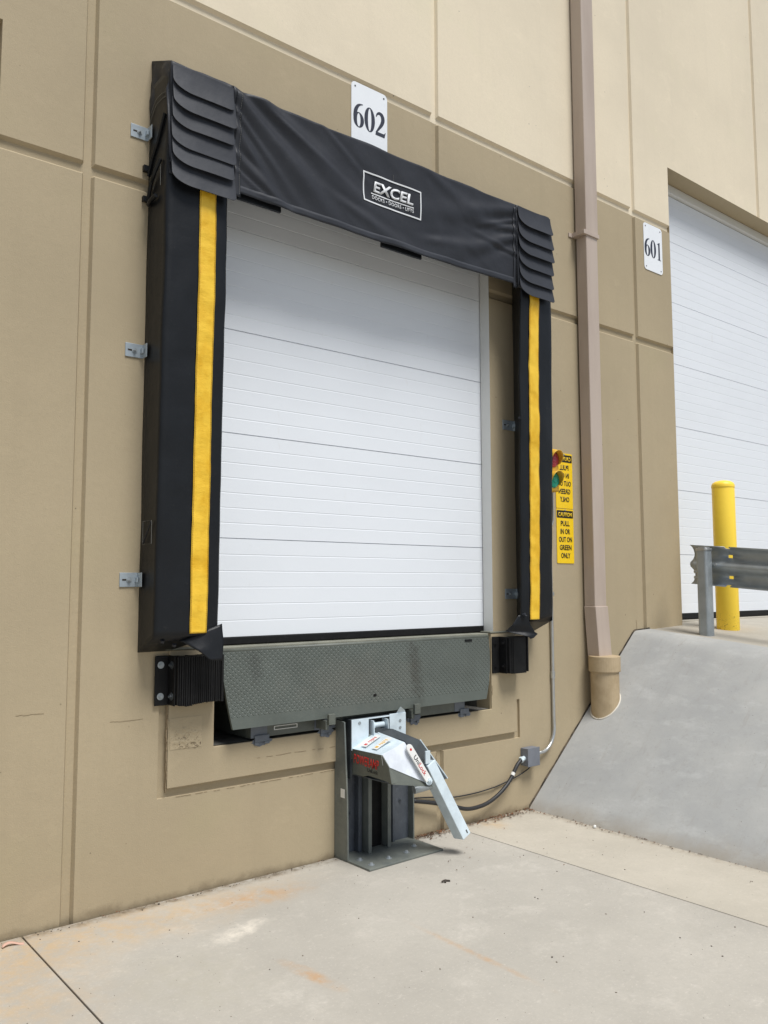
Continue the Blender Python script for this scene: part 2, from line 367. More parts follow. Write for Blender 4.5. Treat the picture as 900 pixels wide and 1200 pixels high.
# ------------------------------------------------------------ ground, pavement, ramp
bm = bmesh.new(); box(bm, -400, 400, -400, 400, -.5, -.03)
tag(link_mesh('ground', bm, M_asph), kind='structure')
bm = bmesh.new(); box(bm, -9, 4.6, -14, .02, -.03, -.012); tag(link_mesh('pavement_joint_bed', bm, M_crack), kind='structure')
xsj = [-6.5, -3.95, -1.40, 1.155, 3.715]
bm = bmesh.new(); g = .0035
for a, b in zip(xsj[:-1], xsj[1:]):
    for y0, y1 in ((-4.9, -.004), (-9.5, -4.9), (-14, -9.5)):
        box(bm, a+g, b-g, y0+g, y1-g, -.02, 0)
o = tag(link_mesh('pavement', bm, M_slab, bevel=.0025), kind='structure')
bm = bmesh.new(); box(bm, 3.715+g, 4.55, -4.9+g, -.004, -.02, 0); box(bm, 3.715+g, 4.55, -14, -4.9-g, -.02, 0)
tag(link_mesh('pavement_edge_strip', bm, M_slab2, bevel=.0025), kind='structure')

def topz(x, y): return 1.148+.04*(min(x, 6.7)-5.83)+.1*min(y, 0)
def rampz(x, y):
    T = topz(x, y)
    s = (x-4.40)/(5.66-4.40)*topz(5.66, y)
    k = .018+.05*min(1, -y/.6)
    h = max(k-abs(s-T), 0)/k
    return min(s, T)-h*h*k*.25 + .004*noise.noise(Vector((x*1.5, y*1.5, 3)))*min(1, -y*3)
def yv(v): return -.012-11.0*v**2.2
bm = bmesh.new()
NX = 70; xs_s = [4.33+(5.872-4.33)*i/NX for i in range(NX+1)]
V = [[bm.verts.new((x, yv(j/60), rampz(x, yv(j/60)))) for j in range(61)] for x in xs_s]
for i in range(NX):
    for j in range(60): bm.faces.new((V[i][j], V[i+1][j], V[i+1][j+1], V[i][j+1]))
ramp_side = tag(link_mesh('ramp_side_slope', bm, M_grey, smooth=True), kind='structure')
bm = bmesh.new()
for i in range(NX): # dark open joint filler between slope and wall
    a, b = xs_s[i], xs_s[i+1]
    za, zb = rampz(a, -.012)+.004, rampz(b, -.012)+.004
    if a < 4.40: continue
    wv = max(.002, .0045+.006*noise.noise(Vector((a*11, 0, 0))))
    prism(bm, [(a, -.002, za-.03), (a, -wv-.006, za-.03), (a, -wv-.004, za), (a, -.002, za+wv)], (b-a, 0, zb-za))
link_mesh('joint_filler', bm, M_joint, parent=ramp_side)
bm = bmesh.new()
xs_d = [5.879+(14-5.879)*(i/30)**1.3 for i in range(31)]
V = [[bm.verts.new((x, (yv(j/40)+.012)*1.0+.26*(1-j/40)**12, topz(x, yv(j/40)+.0))) for j in range(41)] for x in xs_d]
for i in range(30):
    for j in range(40): bm.faces.new((V[i][j], V[i+1][j], V[i+1][j+1], V[i][j+1]))
tag(link_mesh('driveway', bm, M_drive, smooth=True), kind='structure')
bm = bmesh.new()
V = [[bm.verts.new((x, yv(j/40), topz(x, yv(j/40))-.02)) for j in range(41)] for x in (5.86, 5.90)]
for j in range(40): bm.faces.new((V[0][j], V[1][j], V[1][j+1], V[0][j+1]))
tag(link_mesh('driveway_joint', bm, M_crack), kind='structure')

# ------------------------------------------------------------ warehouse building
wh = thing('warehouse', (0, 0, 0), 'tan and cream precast concrete warehouse wall with two white overhead doors', 'building')
VG = [-7.4, -5.3, -3.05, -.86, 1.345, 3.605, 5.812, 7.945, 10.15, 12.35]; HG = [3.485, 4.555]
D_O, P_O, D2_O = (1.99, 4.09, 1.19, 3.80), (2.054, 4.052, .69, 1.19), (6.35, 11.0, -.1, 5.115)
SMALL = (.55, .937, 2.2, 4.06)
def gv(x, lst, a, b, d):
    for c in lst:
        t = abs(x-c)
        if t < b: return d
        if t < a: return d*(a-t)/(a-b)
    return 0
def depth(x, z):
    d = max(gv(x, VG, .030, .019, .021), gv(z, HG, .033, .019, .020))
    # groove that frames the leveller pit
    if 1.76 < x < 4.335 and .475 < z < 1.19:
        inner = 1.80 < x < 4.30 and z > .515
        d = .0 if inner else .016
        if x > 4.30 and z > .72: d = 0
    return d
def uniq(l):
    l = sorted(l); o = [l[0]]
    for a in l[1:]:
        if a-o[-1] > 1e-4: o.append(a)
    return o
xs = [-9, 15]+[c+s for c in VG for s in (-.0301, -.0189, .0189, .0301)]+[1.99, 4.09, 2.054, 4.052, 6.35, 11.0, .55, .937, 1.759, 1.761, 1.799, 1.801, 4.299, 4.301, 4.334, 4.336]
zs = [-.2, 9.0]+[c+s for c in HG for s in (-.0331, -.0189, .0189, .0331)]+[.69, 1.19, 3.80, 5.115, 2.2, 4.06, .474, .476, .514, .516, .72, .73]
xs, zs = uniq(xs), uniq(zs)
bm = bmesh.new(); V = {}
def vert(i, j):
    if (i, j) not in V: V[i, j] = bm.verts.new((xs[i], depth(xs[i], zs[j]), zs[j]))
    return V[i, j]
for i in range(len(xs)-1):
    for j in range(len(zs)-1):
        cx, cz = (xs[i]+xs[i+1])/2, (zs[j]+zs[j+1])/2
        if any(a < cx < b and c < cz < d for a, b, c, d in (D_O, P_O, D2_O)): continue
        if SMALL[0] < cx < SMALL[1] and SMALL[2] < cz < SMALL[3]: continue
        f = bm.faces.new((vert(i, j), vert(i+1, j), vert(i+1, j+1), vert(i, j+1)))
        f.material_index = 1 if cz > 4.537 else 0
# reveals (short returns into the wall) as closed frames
def reveal(x0, x1, z0, z1, d, mi=0, bottom=True):
    for p in (((x0, z0), (x0, z1)), ((x0, z1), (x1, z1)), ((x1, z1), (x1, z0)), ((x1, z0), (x0, z0))):
        if p[0][1] == z0 and p[1][1] == z0 and not bottom: continue
        a = [bm.verts.new((q[0], yy, q[1])) for yy in (0, d) for q in p]
        bm.faces.new((a[0], a[1], a[3], a[2])).material_index = mi
reveal(*SMALL, .06); reveal(*D2_O, .30, 0, False)
b4 = [bm.verts.new(p) for p in ((.55, .06, 2.2), (.937, .06, 2.2), (.937, .06, 4.06), (.55, .06, 4.06))]; bm.faces.new(b4)
me_wall = link_mesh('wall', bm, [M_tan, M_cream], wh)
bm = bmesh.new(); reveal(*D_O, .085, 0, False); link_mesh('door_reveal', bm, M_trim, wh)
bm = BM((-9, 15, .32, .5, 1.25, 9), (-9, 15, .5, 14, 8.9, 9.0), (-9, -8.8, .02, 14, -.2, 8.9), (14.8, 15, .02, 14, -.2, 8.9), (-9, 15, 13.8, 14, -.2, 8.9)); link_mesh('roof_shell', bm, M_roof, wh)
bm = BM((-9.02, 15.02, -.03, .4, 9.0, 9.12)); link_mesh('parapet_cap', bm, M_roof, wh)
# pit: open-front box in raw concrete; the side faces painted tan
bm = bmesh.new()
for q4 in (((2.054, 0, .69), (4.052, 0, .69), (4.052, 1.8, .69), (2.054, 1.8, .69)), ((2.054, 1.8, .69), (4.052, 1.8, .69), (4.052, 1.8, 1.19), (2.054, 1.8, 1.19)),
           ((2.054, 0, .69), (2.054, 1.8, .69), (2.054, 1.8, 1.19), (2.054, 0, 1.19)), ((4.052, .12, .69), (4.052, 1.8, .69), (4.052, 1.8, 1.19), (4.052, .12, 1.19))):
    bm.faces.new([bm.verts.new(p) for p in q4])
link_mesh('leveler_pit', bm, M_pit, wh)
bm = bmesh.new(); box(bm, 4.052, 4.06, .0015, .12, .69, 1.18); link_mesh('pit_side', bm, M_tan, wh)
# raised curb panel around the pit
bm = bmesh.new()
prism(bm, [(1.803, -.012, .518), (4.297, -.012, .518), (4.297, -.012, 1.178), (4.056, -.012, 1.178), (4.056, -.012, .69), (2.05, -.012, .69), (2.05, -.012, 1.178), (1.803, -.012, 1.178)], (0, .03, 0))
link_mesh('curb_panel', bm, M_tan, wh, bevel=.004)
for xa, xb in ((1.78, 2.06), (4.05, 4.33)): link_mesh('curb_angle', BM((xa, xb, -.016, .08, 1.180, 1.190)), M_deck, wh, bevel=.002)
bm = bmesh.new()
grid(bm, lambda u, v: Vector((1.812+.17*u, -.0135-.007*max(0, noise.noise(Vector((u*7, v*7, 1)))+.25*noise.noise(Vector((u*22, v*22, 4))))*math.sin(math.pi*u)**.4*(1-v)**.5, .70+.15*v)), 50, 46)
tag(link_mesh('spalled_patch', bm, M_spall, wh), 'crumbling cracked concrete patch')
bm = bmesh.new()   # ragged crack up the left edge of the curb panel and under the groove
rnd = random.Random(3)
for k in range(46):
    zc = .50+.42*k/45; xo = 1.797+.006*noise.noise(Vector((zc*20, 0, 0))); ww = .002+.005*rnd.random()*(1 if zc > .62 else .4)
    box(bm, xo-ww/2, xo+ww/2, -.0137, .0, zc, zc+.0099)
for k in range(40):
    if rnd.random() < .35: continue
    xc = 1.85+1.0*k/40+rnd.random()*.01; zc = .470-.012*abs(noise.noise(Vector((xc*8, 0, 2))))
    box(bm, xc, xc+.012+.02*rnd.random(), -.0012-.0002*(k % 3), .001, zc, zc+.003)
for k in range(26):
    xc = 2.3+.5*k/26; zc = .60+.010*noise.noise(Vector((xc*9, 2, 2)))
    if rnd.random() < .3: continue
    box(bm, xc, xc+.018, -.0132-.0002*(k % 3), -.011, zc, zc+.0022)
for (xa, za, L) in ((1.10, .93, .12), (1.52, .86, .16), (1.0, .70, .05)):
    for k in range(8): box(bm, xa+L*k/8, xa+L*(k+1)/8-.001, -.0013, .001, za+.004*noise.noise(Vector((k*.6, xa, 0))), za+.002+.004*noise.noise(Vector((k*.6, xa, 0))))
for (xa, za, z1) in ((3.57, .33, .47), (5.70, 1.15, 1.22), (4.06, .78, .84)):
    for k in range(8): 
        xx = xa+.008*noise.noise(Vector((k*.7, xa, 0))); box(bm, xx, xx+.004, -.0137 if xa == 4.06 else -.0014, .001, za+(z1-za)*k/8, za+(z1-za)*(k+1)/8-.0005)
link_mesh('crack', bm, M_hair, wh)['kind'] = 'stuff'

def overhead_door(x0, x1, z0, z1, y, sect, step, label):
    d = bpy.data.objects.new('overhead_door', None); C.objects.link(d); d.parent = wh; d['label'] = label
    z = z0; k = 0
    bounds = [z0]+[s for s in sect if s < z1]+[z1]
    for a, b in zip(bounds[:-1], bounds[1:]):
        prof = [(y, a+.0009)]; n = max(1, round((b-a)/step)); h = (b-a)/n
        for i in range(n):
            zc = a+i*h
            if i > 0: prof += [(y, zc-.0035), (y+.0011, zc-.0012), (y+.0011, zc+.0012), (y, zc+.0035)]
        prof += [(y, b-.0009)]
        full = [(y+.04, a+.0009)]+[(y+.006, a+.0009), (y, a+.0028)]+prof[1:-1]+[(y, b-.0028), (y+.006, b-.0009)]+[(y+.04, b-.0009)]
        bm = bmesh.new(); prism(bm, [(x0, p[0], p[1]) for p in full], (x1-x0, 0, 0))
        link_mesh('panel', bm, M_white, d)
    return d
d602 = overhead_door(1.9, 4.3, 1.222, 3.95, .09, [1.745, 2.312, 2.88, 3.45], .082, 'white ribbed door above the leveler')
bm = BM((1.9, 4.3, .085, .125, 1.182, 1.224)); link_mesh('bottom_seal', bm, M_rubber, d602, bevel=.006)
d601 = overhead_door(6.2, 11.2, 1.245, 5.03, .20, [1.76, 2.33, 2.90, 3.47, 4.035, 4.60], .082, 'tall white door at the top of the driveway')
bm = BM((6.2, 11.2, .197, .235, 1.195, 1.247)); link_mesh('bottom_seal', bm, M_rubber, d601, bevel=.006)
bm = BM((6.2, 11.2, .165, .24, 5.035, 5.112)); link_mesh('header_seal', bm, M_trim, d601, bevel=.006)
bm = BM((6.0, 11.2, .12, .4, 1.10, 1.190)); link_mesh('door_sill', bm, M_drive, wh, bevel=.006)
bm = BM((6.345, 6.36, .19, .2, 1.2, 5.1)); link_mesh('door_jamb', bm, M_trim, wh)

# ------------------------------------------------------------ dock seal
XC = 3.066
seal = thing('dock_seal', (XC, 0, 1.175), 'black vinyl dock seal with yellow striped side pads and a head curtain around door 602', 'dock seal')
def py(z): return -(.185+.018*(z-1.25))
def surf_pad(z, x): # front face y of the pad, with soft dents
    return py(z)-.008*math.sin(math.pi*min(1, max(0, (abs(x-XC)-1.088)/.333)))-.008*noise.noise(Vector((x*3, 0, z*2.2)))-.0045*noise.noise(Vector((x*9, 5, z*6)))
def make_pad(s):
    xo, xi, xw = XC+s*1.421, XC+s*1.088, XC+s*1.262
    def P(t, v):
        # t 0..1 round the section: outer side, front, inner side
        if t < .28: k = t/.28; x, yf = xo, k
        elif t < .72: k = (t-.28)/.44; x, yf = xo+(xi-xo)*k, 1
        else: k = (t-.72)/.28; x, yf = xi+(xw-xi)*k, 1-k
        zb = 1.176+.085*yf+(.03 if s > 0 else 0)*((x-xi)/(xo-xi) if yf == 1 else 0)
        z = zb+(4.0-zb)*v
        yfront = surf_pad(z, x)
        y = yfront*yf
        dx = .005*noise.noise(Vector((y*4, s*3, z*2.5))) if yf < 1 else 0
        rr = .010                       # soften the two front corners
        if abs(t-.28) < 1e-6: y += rr*.6; dx -= s*rr*.6
        if abs(t-.72) < 1e-6: y += rr*.6; dx += s*rr*.6
        return Vector((x+dx, y, z))
    ts = [i*.28/6 for i in range(6)]+[.265, .28, .30]+[.30+.40*i/14 for i in range(1, 14)]+[.70, .72, .735]+[.76+.24*i/6 for i in range(7)]
    bm = bmesh.new(); nv = 110
    V = [[bm.verts.new(P(t, j/nv)) for t in ts] for j in range(nv+1)]
    for j in range(nv):
        for i in range(len(ts)-1): bm.faces.new((V[j][i], V[j][i+1], V[j+1][i+1], V[j+1][i]))
        bm.faces.new((V[j][-1], V[j][0], V[j+1][0], V[j+1][-1]))
    bm.faces.new(V[0]); bm.faces.new(V[-1][::-1])
    pad = link_mesh('side_pad', bm, M_vinyl, seal, smooth=True)
    # stripe
    xa, xb = (1.815, 1.906) if s < 0 else (4.237, 4.331)
    bm = bmesh.new()
    wob = lambda z: .004*noise.noise(Vector((z*1.3, s, 0)))
    def q(u, v, dy=.004):
        z = 1.268+2.25*v; x = xa+(xb-xa)*u+wob(z)
        return Vector((x, surf_pad(z, x)-dy-.0025*math.sin(math.pi*u)-.0035*noise.noise(Vector((x*9+z*6, 0, z*14))), z))
    grid(bm, q, 8, 260)
    st = link_mesh('yellow_stripe', bm, M_yel, pad, smooth=True, solid=.002)
    bm = bmesh.new()
    for u in (.05, .95):
        for k in range(0, 250):
            a, b = q(u, k/250, .0065), q(u, (k+.62)/250, .0065)
            prism(bm, [a+Vector((-.0008, 0, 0)), a+Vector((.0008, 0, 0)), b+Vector((.0008, 0, 0)), b+Vector((-.0008, 0, 0))], (0, -.0008, 0))
    link_mesh('stitching', bm, Mat('amber_thread', lin(150, 104, 20), .8).mix(.1, lin(120, 90, 20)).done(), st)
    return pad
padL = make_pad(-1); padR = make_pad(1)
def sheet(name, P, mat, parent, th=.003, sub=6, amp=.006, seed=0):
    """quad/strip sheet from a 2-column list of points, wrinkled"""
    bm = bmesh.new(); n = len(P)-1
    def f(u, v):
        t = v*n; i = min(int(t), n-1); k = t-i
        a = Vector(P[i][0]).lerp(Vector(P[i+1][0]), k); b = Vector(P[i][1]).lerp(Vector(P[i+1][1]), k)
        p = a.lerp(b, u)
        e = math.sin(math.pi*u)*.6+.4
        return p+Vector((noise.noise(p*9+Vector((seed, 0, 0)))*.3, noise.noise(p*11+Vector((seed, 7, 0))), noise.noise(p*9+Vector((0, seed, 3)))*.3))*amp*e
    grid(bm, f, sub*2, sub*n)
    return link_mesh(name, bm, mat, parent, smooth=True, solid=th)
sheet('torn_flap', [((1.78, -.16, 1.235), (1.985, -.20, 1.31)), ((1.86, -.205, 1.185), (1.987, -.215, 1.22)), ((1.915, -.22, 1.14), (1.975, -.225, 1.135))], M_vinyl, padL, seed=1, amp=.010)
sheet('torn_flap', [((4.15, -.17, 1.30), (4.20, -.20, 1.30)), ((4.10, -.16, 1.235), (4.225, -.205, 1.235)), ((4.07, -.13, 1.196), (4.26, -.21, 1.19)), ((4.20, -.205, 1.16), (4.285, -.215, 1.175)), ((4.22, -.21, 1.145), (4.245, -.215, 1.150))], M_vinyl, padR, seed=5, amp=.010)
# handle pocket stitched on the outer side of the left pad, straps and a carry handle
def side_line(pts, parent, name, r=.0012, mat=M_thread):
    bm = bmesh.new(); tube(bm, [(1.636, p[0], p[1]) for p in pts], r, 5); return link_mesh(name, bm, mat, parent)
side_line([(-.05, 1.80), (-.15, 1.80), (-.15, 1.69), (-.05, 1.69), (-.05, 1.80)], padL, 'stitching')
side_line([(-.055, 1.695), (-.145, 1.795)], padL, 'pull_strap', .004, M_vinyl_c)
side_line([(-.02, 3.53), (-.06, 3.60), (-.12, 3.66), (-.20, 3.78)], padL, 'strap', .008, M_vinyl)
bm = bmesh.new(); tube(bm, spline([(1.636, -.02, 3.40), (1.628, -.07, 3.47), (1.622, -.12, 3.50), (1.632, -.17, 3.56)]), .010, 8); tube(bm, spline([(1.636, -.03, 3.38), (1.624, -.08, 3.38), (1.630, -.13, 3.39)]), .011, 8)
box(bm, 1.612, 1.655, -.022, .0, 3.40, 3.425); box(bm, 1.612, 1.655, -.022, .0, 3.555, 3.585); link_mesh('strap', bm, M_vinyl, padL, smooth=False)
side_line([(-.08, 3.44), (-.16, 3.56), (-.165, 3.43)], padL, 'stitching')
for px_, pz_ in ((1.70, 1.235), (1.76, 1.215), (1.80, 1.245)):
    bm = bmesh.new(); cyl(bm, (px_, -.15, pz_-.006), (px_, -.155, pz_+.004), .010, n=14); link_mesh('grommet', bm, M_vinyl_c, padL)
for q0, q1 in (((4.165, -.19, 2.595), (4.168, -.203, 2.60)), ((4.175, -.19, 1.30), (4.178, -.205, 1.305))):
    bm = bmesh.new(); cyl(bm, q0, q1, .011, n=12); link_mesh('grommet', bm, M_vinyl_c, padR)

# head curtain
CX0, CX1 = 1.985, 4.150
def cbot(u): return 3.494+.004*u-.013*math.sin(math.pi*u)+.004*noise.noise(Vector((u*9, 0, 5)))
def cy(x, z):
    u = (x-CX0)/(CX1-CX0); v = (z-3.45)/.6
    y = -.222
    # long diagonal folds fanning out of the top-left corner and a few near the right end
    for (x0, z0, ang, wd, am, ln) in ((2.03, 3.90, -44, .010, .010, .35), (2.03, 3.60, -28, .010, .009, .3), (2.3, 3.95, -25, .012, .007, .5), (4.09, 3.70, 172, .012, .009, .35), (4.09, 3.92, 200, .010, .009, .3), (2.6, 4.0, -34, .014, .006, .45), (2.05, 3.98, -38, .030, .020, .75), (2.04, 3.80, -52, .022, .014, .42), (2.20, 4.02, -30, .035, .014, .95), (2.03, 3.68, -35, .020, .013, .40),
                                      (4.08, 3.86, 186, .020, .012, .45), (4.08, 3.80, 204, .026, .012, .55), (4.05, 3.98, 196, .030, .012, .70), (3.35, 4.02, -22, .030, .008, .6), (2.75, 3.62, -18, .025, .008, .6), (3.4, 3.60, 8, .025, .007, .5)):
        a = rad(ang); dx, dz = x-x0, z-z0
        t = dx*math.cos(a)+dz*math.sin(a); s_ = -dx*math.sin(a)+dz*math.cos(a)
        if t < 0: t2 = t*5
        else: t2 = t
        w_ = wd*(1+max(t, 0)*1.8)
        am *= .95
        y -= am*math.exp(-(s_/w_)**2)*math.exp(-(t2/ln)**2)-am*.6*math.exp(-((s_-w_*1.6)/w_)**2)*math.exp(-(t2/ln)**2)
    y -= .007*noise.noise(Vector((x*2.2, 1, z*3)))+.004*noise.noise(Vector((x*7+z*5, 2, z*6)))
    y -= .0030*(1-abs(noise.noise(Vector(((x+z*.9)*4.2, 3, (z-x)*1.3)))))**5
    y += .010*(1-v)*math.sin(math.pi*u)
    return y
def curt(u, v):
    x = CX0+(CX1-CX0)*u
    if v < .8:
        z = cbot(u)+(4.035-cbot(u))*v/.8; return Vector((x, cy(x, z), z))
    k = (v-.8)/.2; z0 = 4.035
    return Vector((x, cy(x, z0)*(1-k)+.0*k, z0+.115*k+.012*noise.noise(Vector((x*4, 0, 0)))+.01*math.sin(k*math.pi)))
bm = bmesh.new(); grid(bm, curt, 170, 60); 
curtain = link_mesh('head_curtain', bm, M_vinyl_c, seal, smooth=True, solid=.003)
bm = bmesh.new()
grid(bm, lambda u, v: (lambda x, z: Vector((x, cy(x, z)-.004, z)))(CX0+.02+(CX1-CX0-.04)*u, cbot(u)-.006+.040*v), 120, 3)
link_mesh('hem', bm, M_vinyl_f, curtain, smooth=True, solid=.003)
for xa in (2.003, 4.095):
    bm = bmesh.new(); grid(bm, lambda u, v: (lambda x, z: Vector((x, cy(x, z)-.005, z)))(xa+.035*u, 3.465+.55*v), 3, 40)
    sm = link_mesh('seam_strip', bm, M_vinyl_c, curtain, smooth=True, solid=.003)
    bm = bmesh.new()
    for k in range(48):
        z0, z1 = 3.48+.53*k/48, 3.48+.53*(k+.6)/48; x = xa+.028
        prism(bm, [(x-.001, cy(x, z0)-.0075, z0), (x+.001, cy(x, z0)-.0075, z0), (x+.001, cy(x, z1)-.0075, z1), (x-.001, cy(x, z1)-.0075, z1)], (0, -.001, 0))
    link_mesh('stitching', bm, M_thread, sm)
bm = BM((2.03, 4.10, -.17, -.01, 3.86, 4.02)); link_mesh('head_frame', bm, M_vinyl, seal, bevel=.01)
for xa, xb in ((2.99, 3.30), (2.04, 2.30)):
    bm = BM((xa, xb, -.20, -.185, 3.464 if xa > 2.5 else 3.470, 3.55)); link_mesh('stay_strap', bm, M_vinyl, curtain)
# printed logo, following the fabric
def on_c(p): return Vector((p.x, cy(p.x, p.z)-.0045, p.z))
def on_c2(p): return Vector((p.x, .5*(cy(p.x, p.z)+cy(p.x, 3.79))-.0085, p.z))
bm = bmesh.new()
fx = [2.838, 3.279]; fz = [3.694, 3.872]; tk = .0085
def bar(x0, x1, z0, z1, n=24):
    horizontal = (x1-x0) > (z1-z0)
    f = (lambda u, v: on_c(Vector((x0+(x1-x0)*u, 0, z0+(z1-z0)*v))))
    grid(bm, f, n if horizontal else 1, 1 if horizontal else 12)
bar(fx[0], fx[1], fz[1]-tk, fz[1]); bar(fx[0], fx[1], fz[0], fz[0]+tk); bar(fx[0], fx[0]+tk, fz[0]+tk, fz[1]-tk); bar(fx[1]-tk, fx[1], fz[0]+tk, fz[1]-tk)
bar(2.898, 3.218, 3.750, 3.757)
logo = link_mesh('logo', bm, M_white_ink, curtain, solid=.001)
bm = text_bm('EXCEL', (3.060, 0, 3.797), X_, Z_, .068, .302, off=.030, shear=.18, warp=on_c2); link_mesh('lettering', bm, M_white_ink, logo)
bm = text_bm('DOCKS \u2022 DOORS \u2022 LIFTS', (3.058, 0, 3.730), X_, Z_, .022, .314, off=.010, spacing=1.08, warp=on_c2); link_mesh('lettering', bm, M_white_ink, logo)
bm = BM((3.061, 3.0618, cy(3.06, 3.92)-.0045, cy(3.06, 3.92)-.003, 3.873, 3.915)); link_mesh('stitching', bm, M_thread, curtain)

# corner hoods with louvred flaps
def make_hood(x0, s):
    x1 = x0+.338
    h = bpy.data.objects.new('corner_hood', None); C.objects.link(h); h.parent = seal; h.location = (x0-XC, 0, 3.45-1.175)
    bm = bmesh.new()   # cover: front, outer side and sloping top
    def f(u, v):
        # u: across front plus wrap onto both sides ; v: up, last part slopes to the wall
        if u < .3: k = u/.3; x, yf = x0, k
        elif u < .7: k = (u-.3)/.4; x, yf = x0+(x1-x0)*k, 1
        else: k = (u-.7)/.3; x, yf = x1, 1-k
        zb = 3.83-.03*math.sin(math.pi*u/.3)*(-1 if u < .3 else 0) if u < .3 else (3.47 if u < .7 else 3.60)
        if v < .8: z = zb+(4.035-zb)*v/.8; y = -.236*yf
        else: k = (v-.8)/.2; z = 4.035+(.115*k if True else 0); y = -.236*yf*(1-k*.98)
        p = Vector((x, y, z)); n = noise.noise(p*6+Vector((s, 0, 0)))*.026+noise.noise(p*14)*.014
        return p+Vector((n*(-1 if u < .3 else (1 if u > .7 else .2)), n*.6*(1 if .3 <= u <= .7 else 0), n*.7 if v > .7 else 0))
    grid(bm, f, 50, 30)
    link_mesh('hood_cover', bm, M_vinyl_c, h, smooth=True, solid=.003)
    bm = bmesh.new()
    if s < 0:
        tube(bm, spline([(x0-.008, -.015, 3.815), (x0-.010, -.08, 3.865), (x0-.010, -.15, 3.875), (x0-.006, -.225, 3.862)]), .0014, 5)
        tube(bm, spline([(x0-.008, -.02, 3.85), (x0-.012, -.08, 3.893), (x0-.012, -.15, 3.90), (x0-.006, -.225, 3.887)]), .0012, 5)
    tube(bm, [(x0+.03, -.243, 4.012), (x1-.02, -.243, 4.012)], .0013, 5)
    link_mesh('stitching', bm, M_thread, h)
    rf = random.Random(5+s)
    for k in range(6):
        bz = 3.888-.0945*k+rf.uniform(-.005, .005); tz = bz+.15 if k else bz+.135; fl = rf.uniform(-.006, .010)
        xa, xb = x0+.004+rf.uniform(-.002, .004), x1+rf.uniform(-.006, .012)
        R, R2 = .105, .03
        def outline_bottom(x):
            if x < xa+R: t = 1-(x-xa)/R; return bz+.058*(1-math.sqrt(max(0, 1-t*t)))
            if x > xb-R2: t = 1-(xb-x)/R2; return bz+.022*(1-math.sqrt(max(0, 1-t*t)))
            return bz
        def f(u, v):
            uu = u
            x = xa+(xb-xa)*(.5-.5*math.cos(math.pi*uu)); zb = outline_bottom(x)
            z = zb+(tz-zb)*v; hgt = (z-bz)/(tz-bz)
            out = .243+(.024+fl*.8)*(1-hgt)**1.5+.004*math.sin(math.pi*u)
            return Vector((x, -out-.003*noise.noise(Vector((x*6, k, z*6))), z))
        bm = bmesh.new(); grid(bm, f, 40, 10); link_mesh('corner_flap', bm, M_vinyl_f, h, smooth=False, solid=.0035)
    return h
make_hood(1.648, -1); make_hood(4.122, 1)

# zinc mounting brackets
def bracket(xw, xe, zc, name='mounting_bracket'):
    bm = bmesh.new(); s = 1 if xe > xw else -1
    box(bm, min(xw, xe), max(xw, xe), -.006, -.001, zc-.034, zc+.034)
    box(bm, xe-.0045*(s > 0), xe+.0045*(s < 0), -.055, -.006, zc-.034, zc+.034)
    b = link_mesh(name, bm, M_brkt, seal, bevel=.0015)
    bm = bmesh.new(); hexbolt(bm, (xw+s*.045, -.006, zc), (0, -1, 0), .008, .006); link_mesh('bolt', bm, M_galv, b)
    bm = BM((xw+s*.012 if s > 0 else xw+s*.034, xw+s*.034 if s > 0 else xw+s*.012, -.0068, -.0055, zc-.004, zc+.004)); link_mesh('slot', bm, M_crack, b)
    bm = BM((xe-s*.012-.004, xe-s*.012+.004, -.03, -.006, zc-.012, zc+.012)); link_mesh('clip', bm, M_brkt, b, bevel=.001)
for zc in (3.752, 2.638, 1.522): bracket(1.546, 1.636, zc)
for zc in (2.588, 1.435): bracket(4.207, 4.318, zc)

# ------------------------------------------------------------ dock leveler
lev = thing('dock_leveler', (3.05, 0, .69), 'grey green steel dock leveler with hanging diamond tread lip under door 602', 'dock leveler')
bm = BM((2.075, 4.03, -.012, 1.7, 1.166, 1.180)); deck = link_mesh('deck_plate', bm, M_deck, lev, bevel=.002)
def lipP(u, v, off=0):   # u across 0..1, v down 0..1
    xl = 2.072+.045*v**1.6*1.0; xr = 4.018-.085*v**2.2
    return Vector((xl+(xr-xl)*u, -.026-.058*v-off, 1.158-.385*v))
bm = bmesh.new(); NV = 14
A = [[bm.verts.new(lipP(u, j/NV)) for j in range(NV+1)] for u in (0, 1)]
B = [[bm.verts.new(lipP(u, j/NV, -.016)) for j in range(NV+1)] for u in (0, 1)]
for j in range(NV):
    bm.faces.new((A[0][j], A[1][j], A[1][j+1], A[0][j+1])); bm.faces.new((B[0][j], B[0][j+1], B[1][j+1], B[1][j]))
    for e in (0, 1): bm.faces.new((A[e][j], A[e][j+1], B[e][j+1], B[e][j]))
bm.faces.new((A[0][0], B[0][0], B[1][0], A[1][0])); bm.faces.new((A[0][-1], A[1][-1], B[1][-1], B[0][-1]))
nrm = Vector((0, -.385, -.058)).normalized()  # outward normal of the lip
dn = Vector((0, -.058, -.385)).normalized()
r_i = 0
v = .03
rows = 24; cols = 118
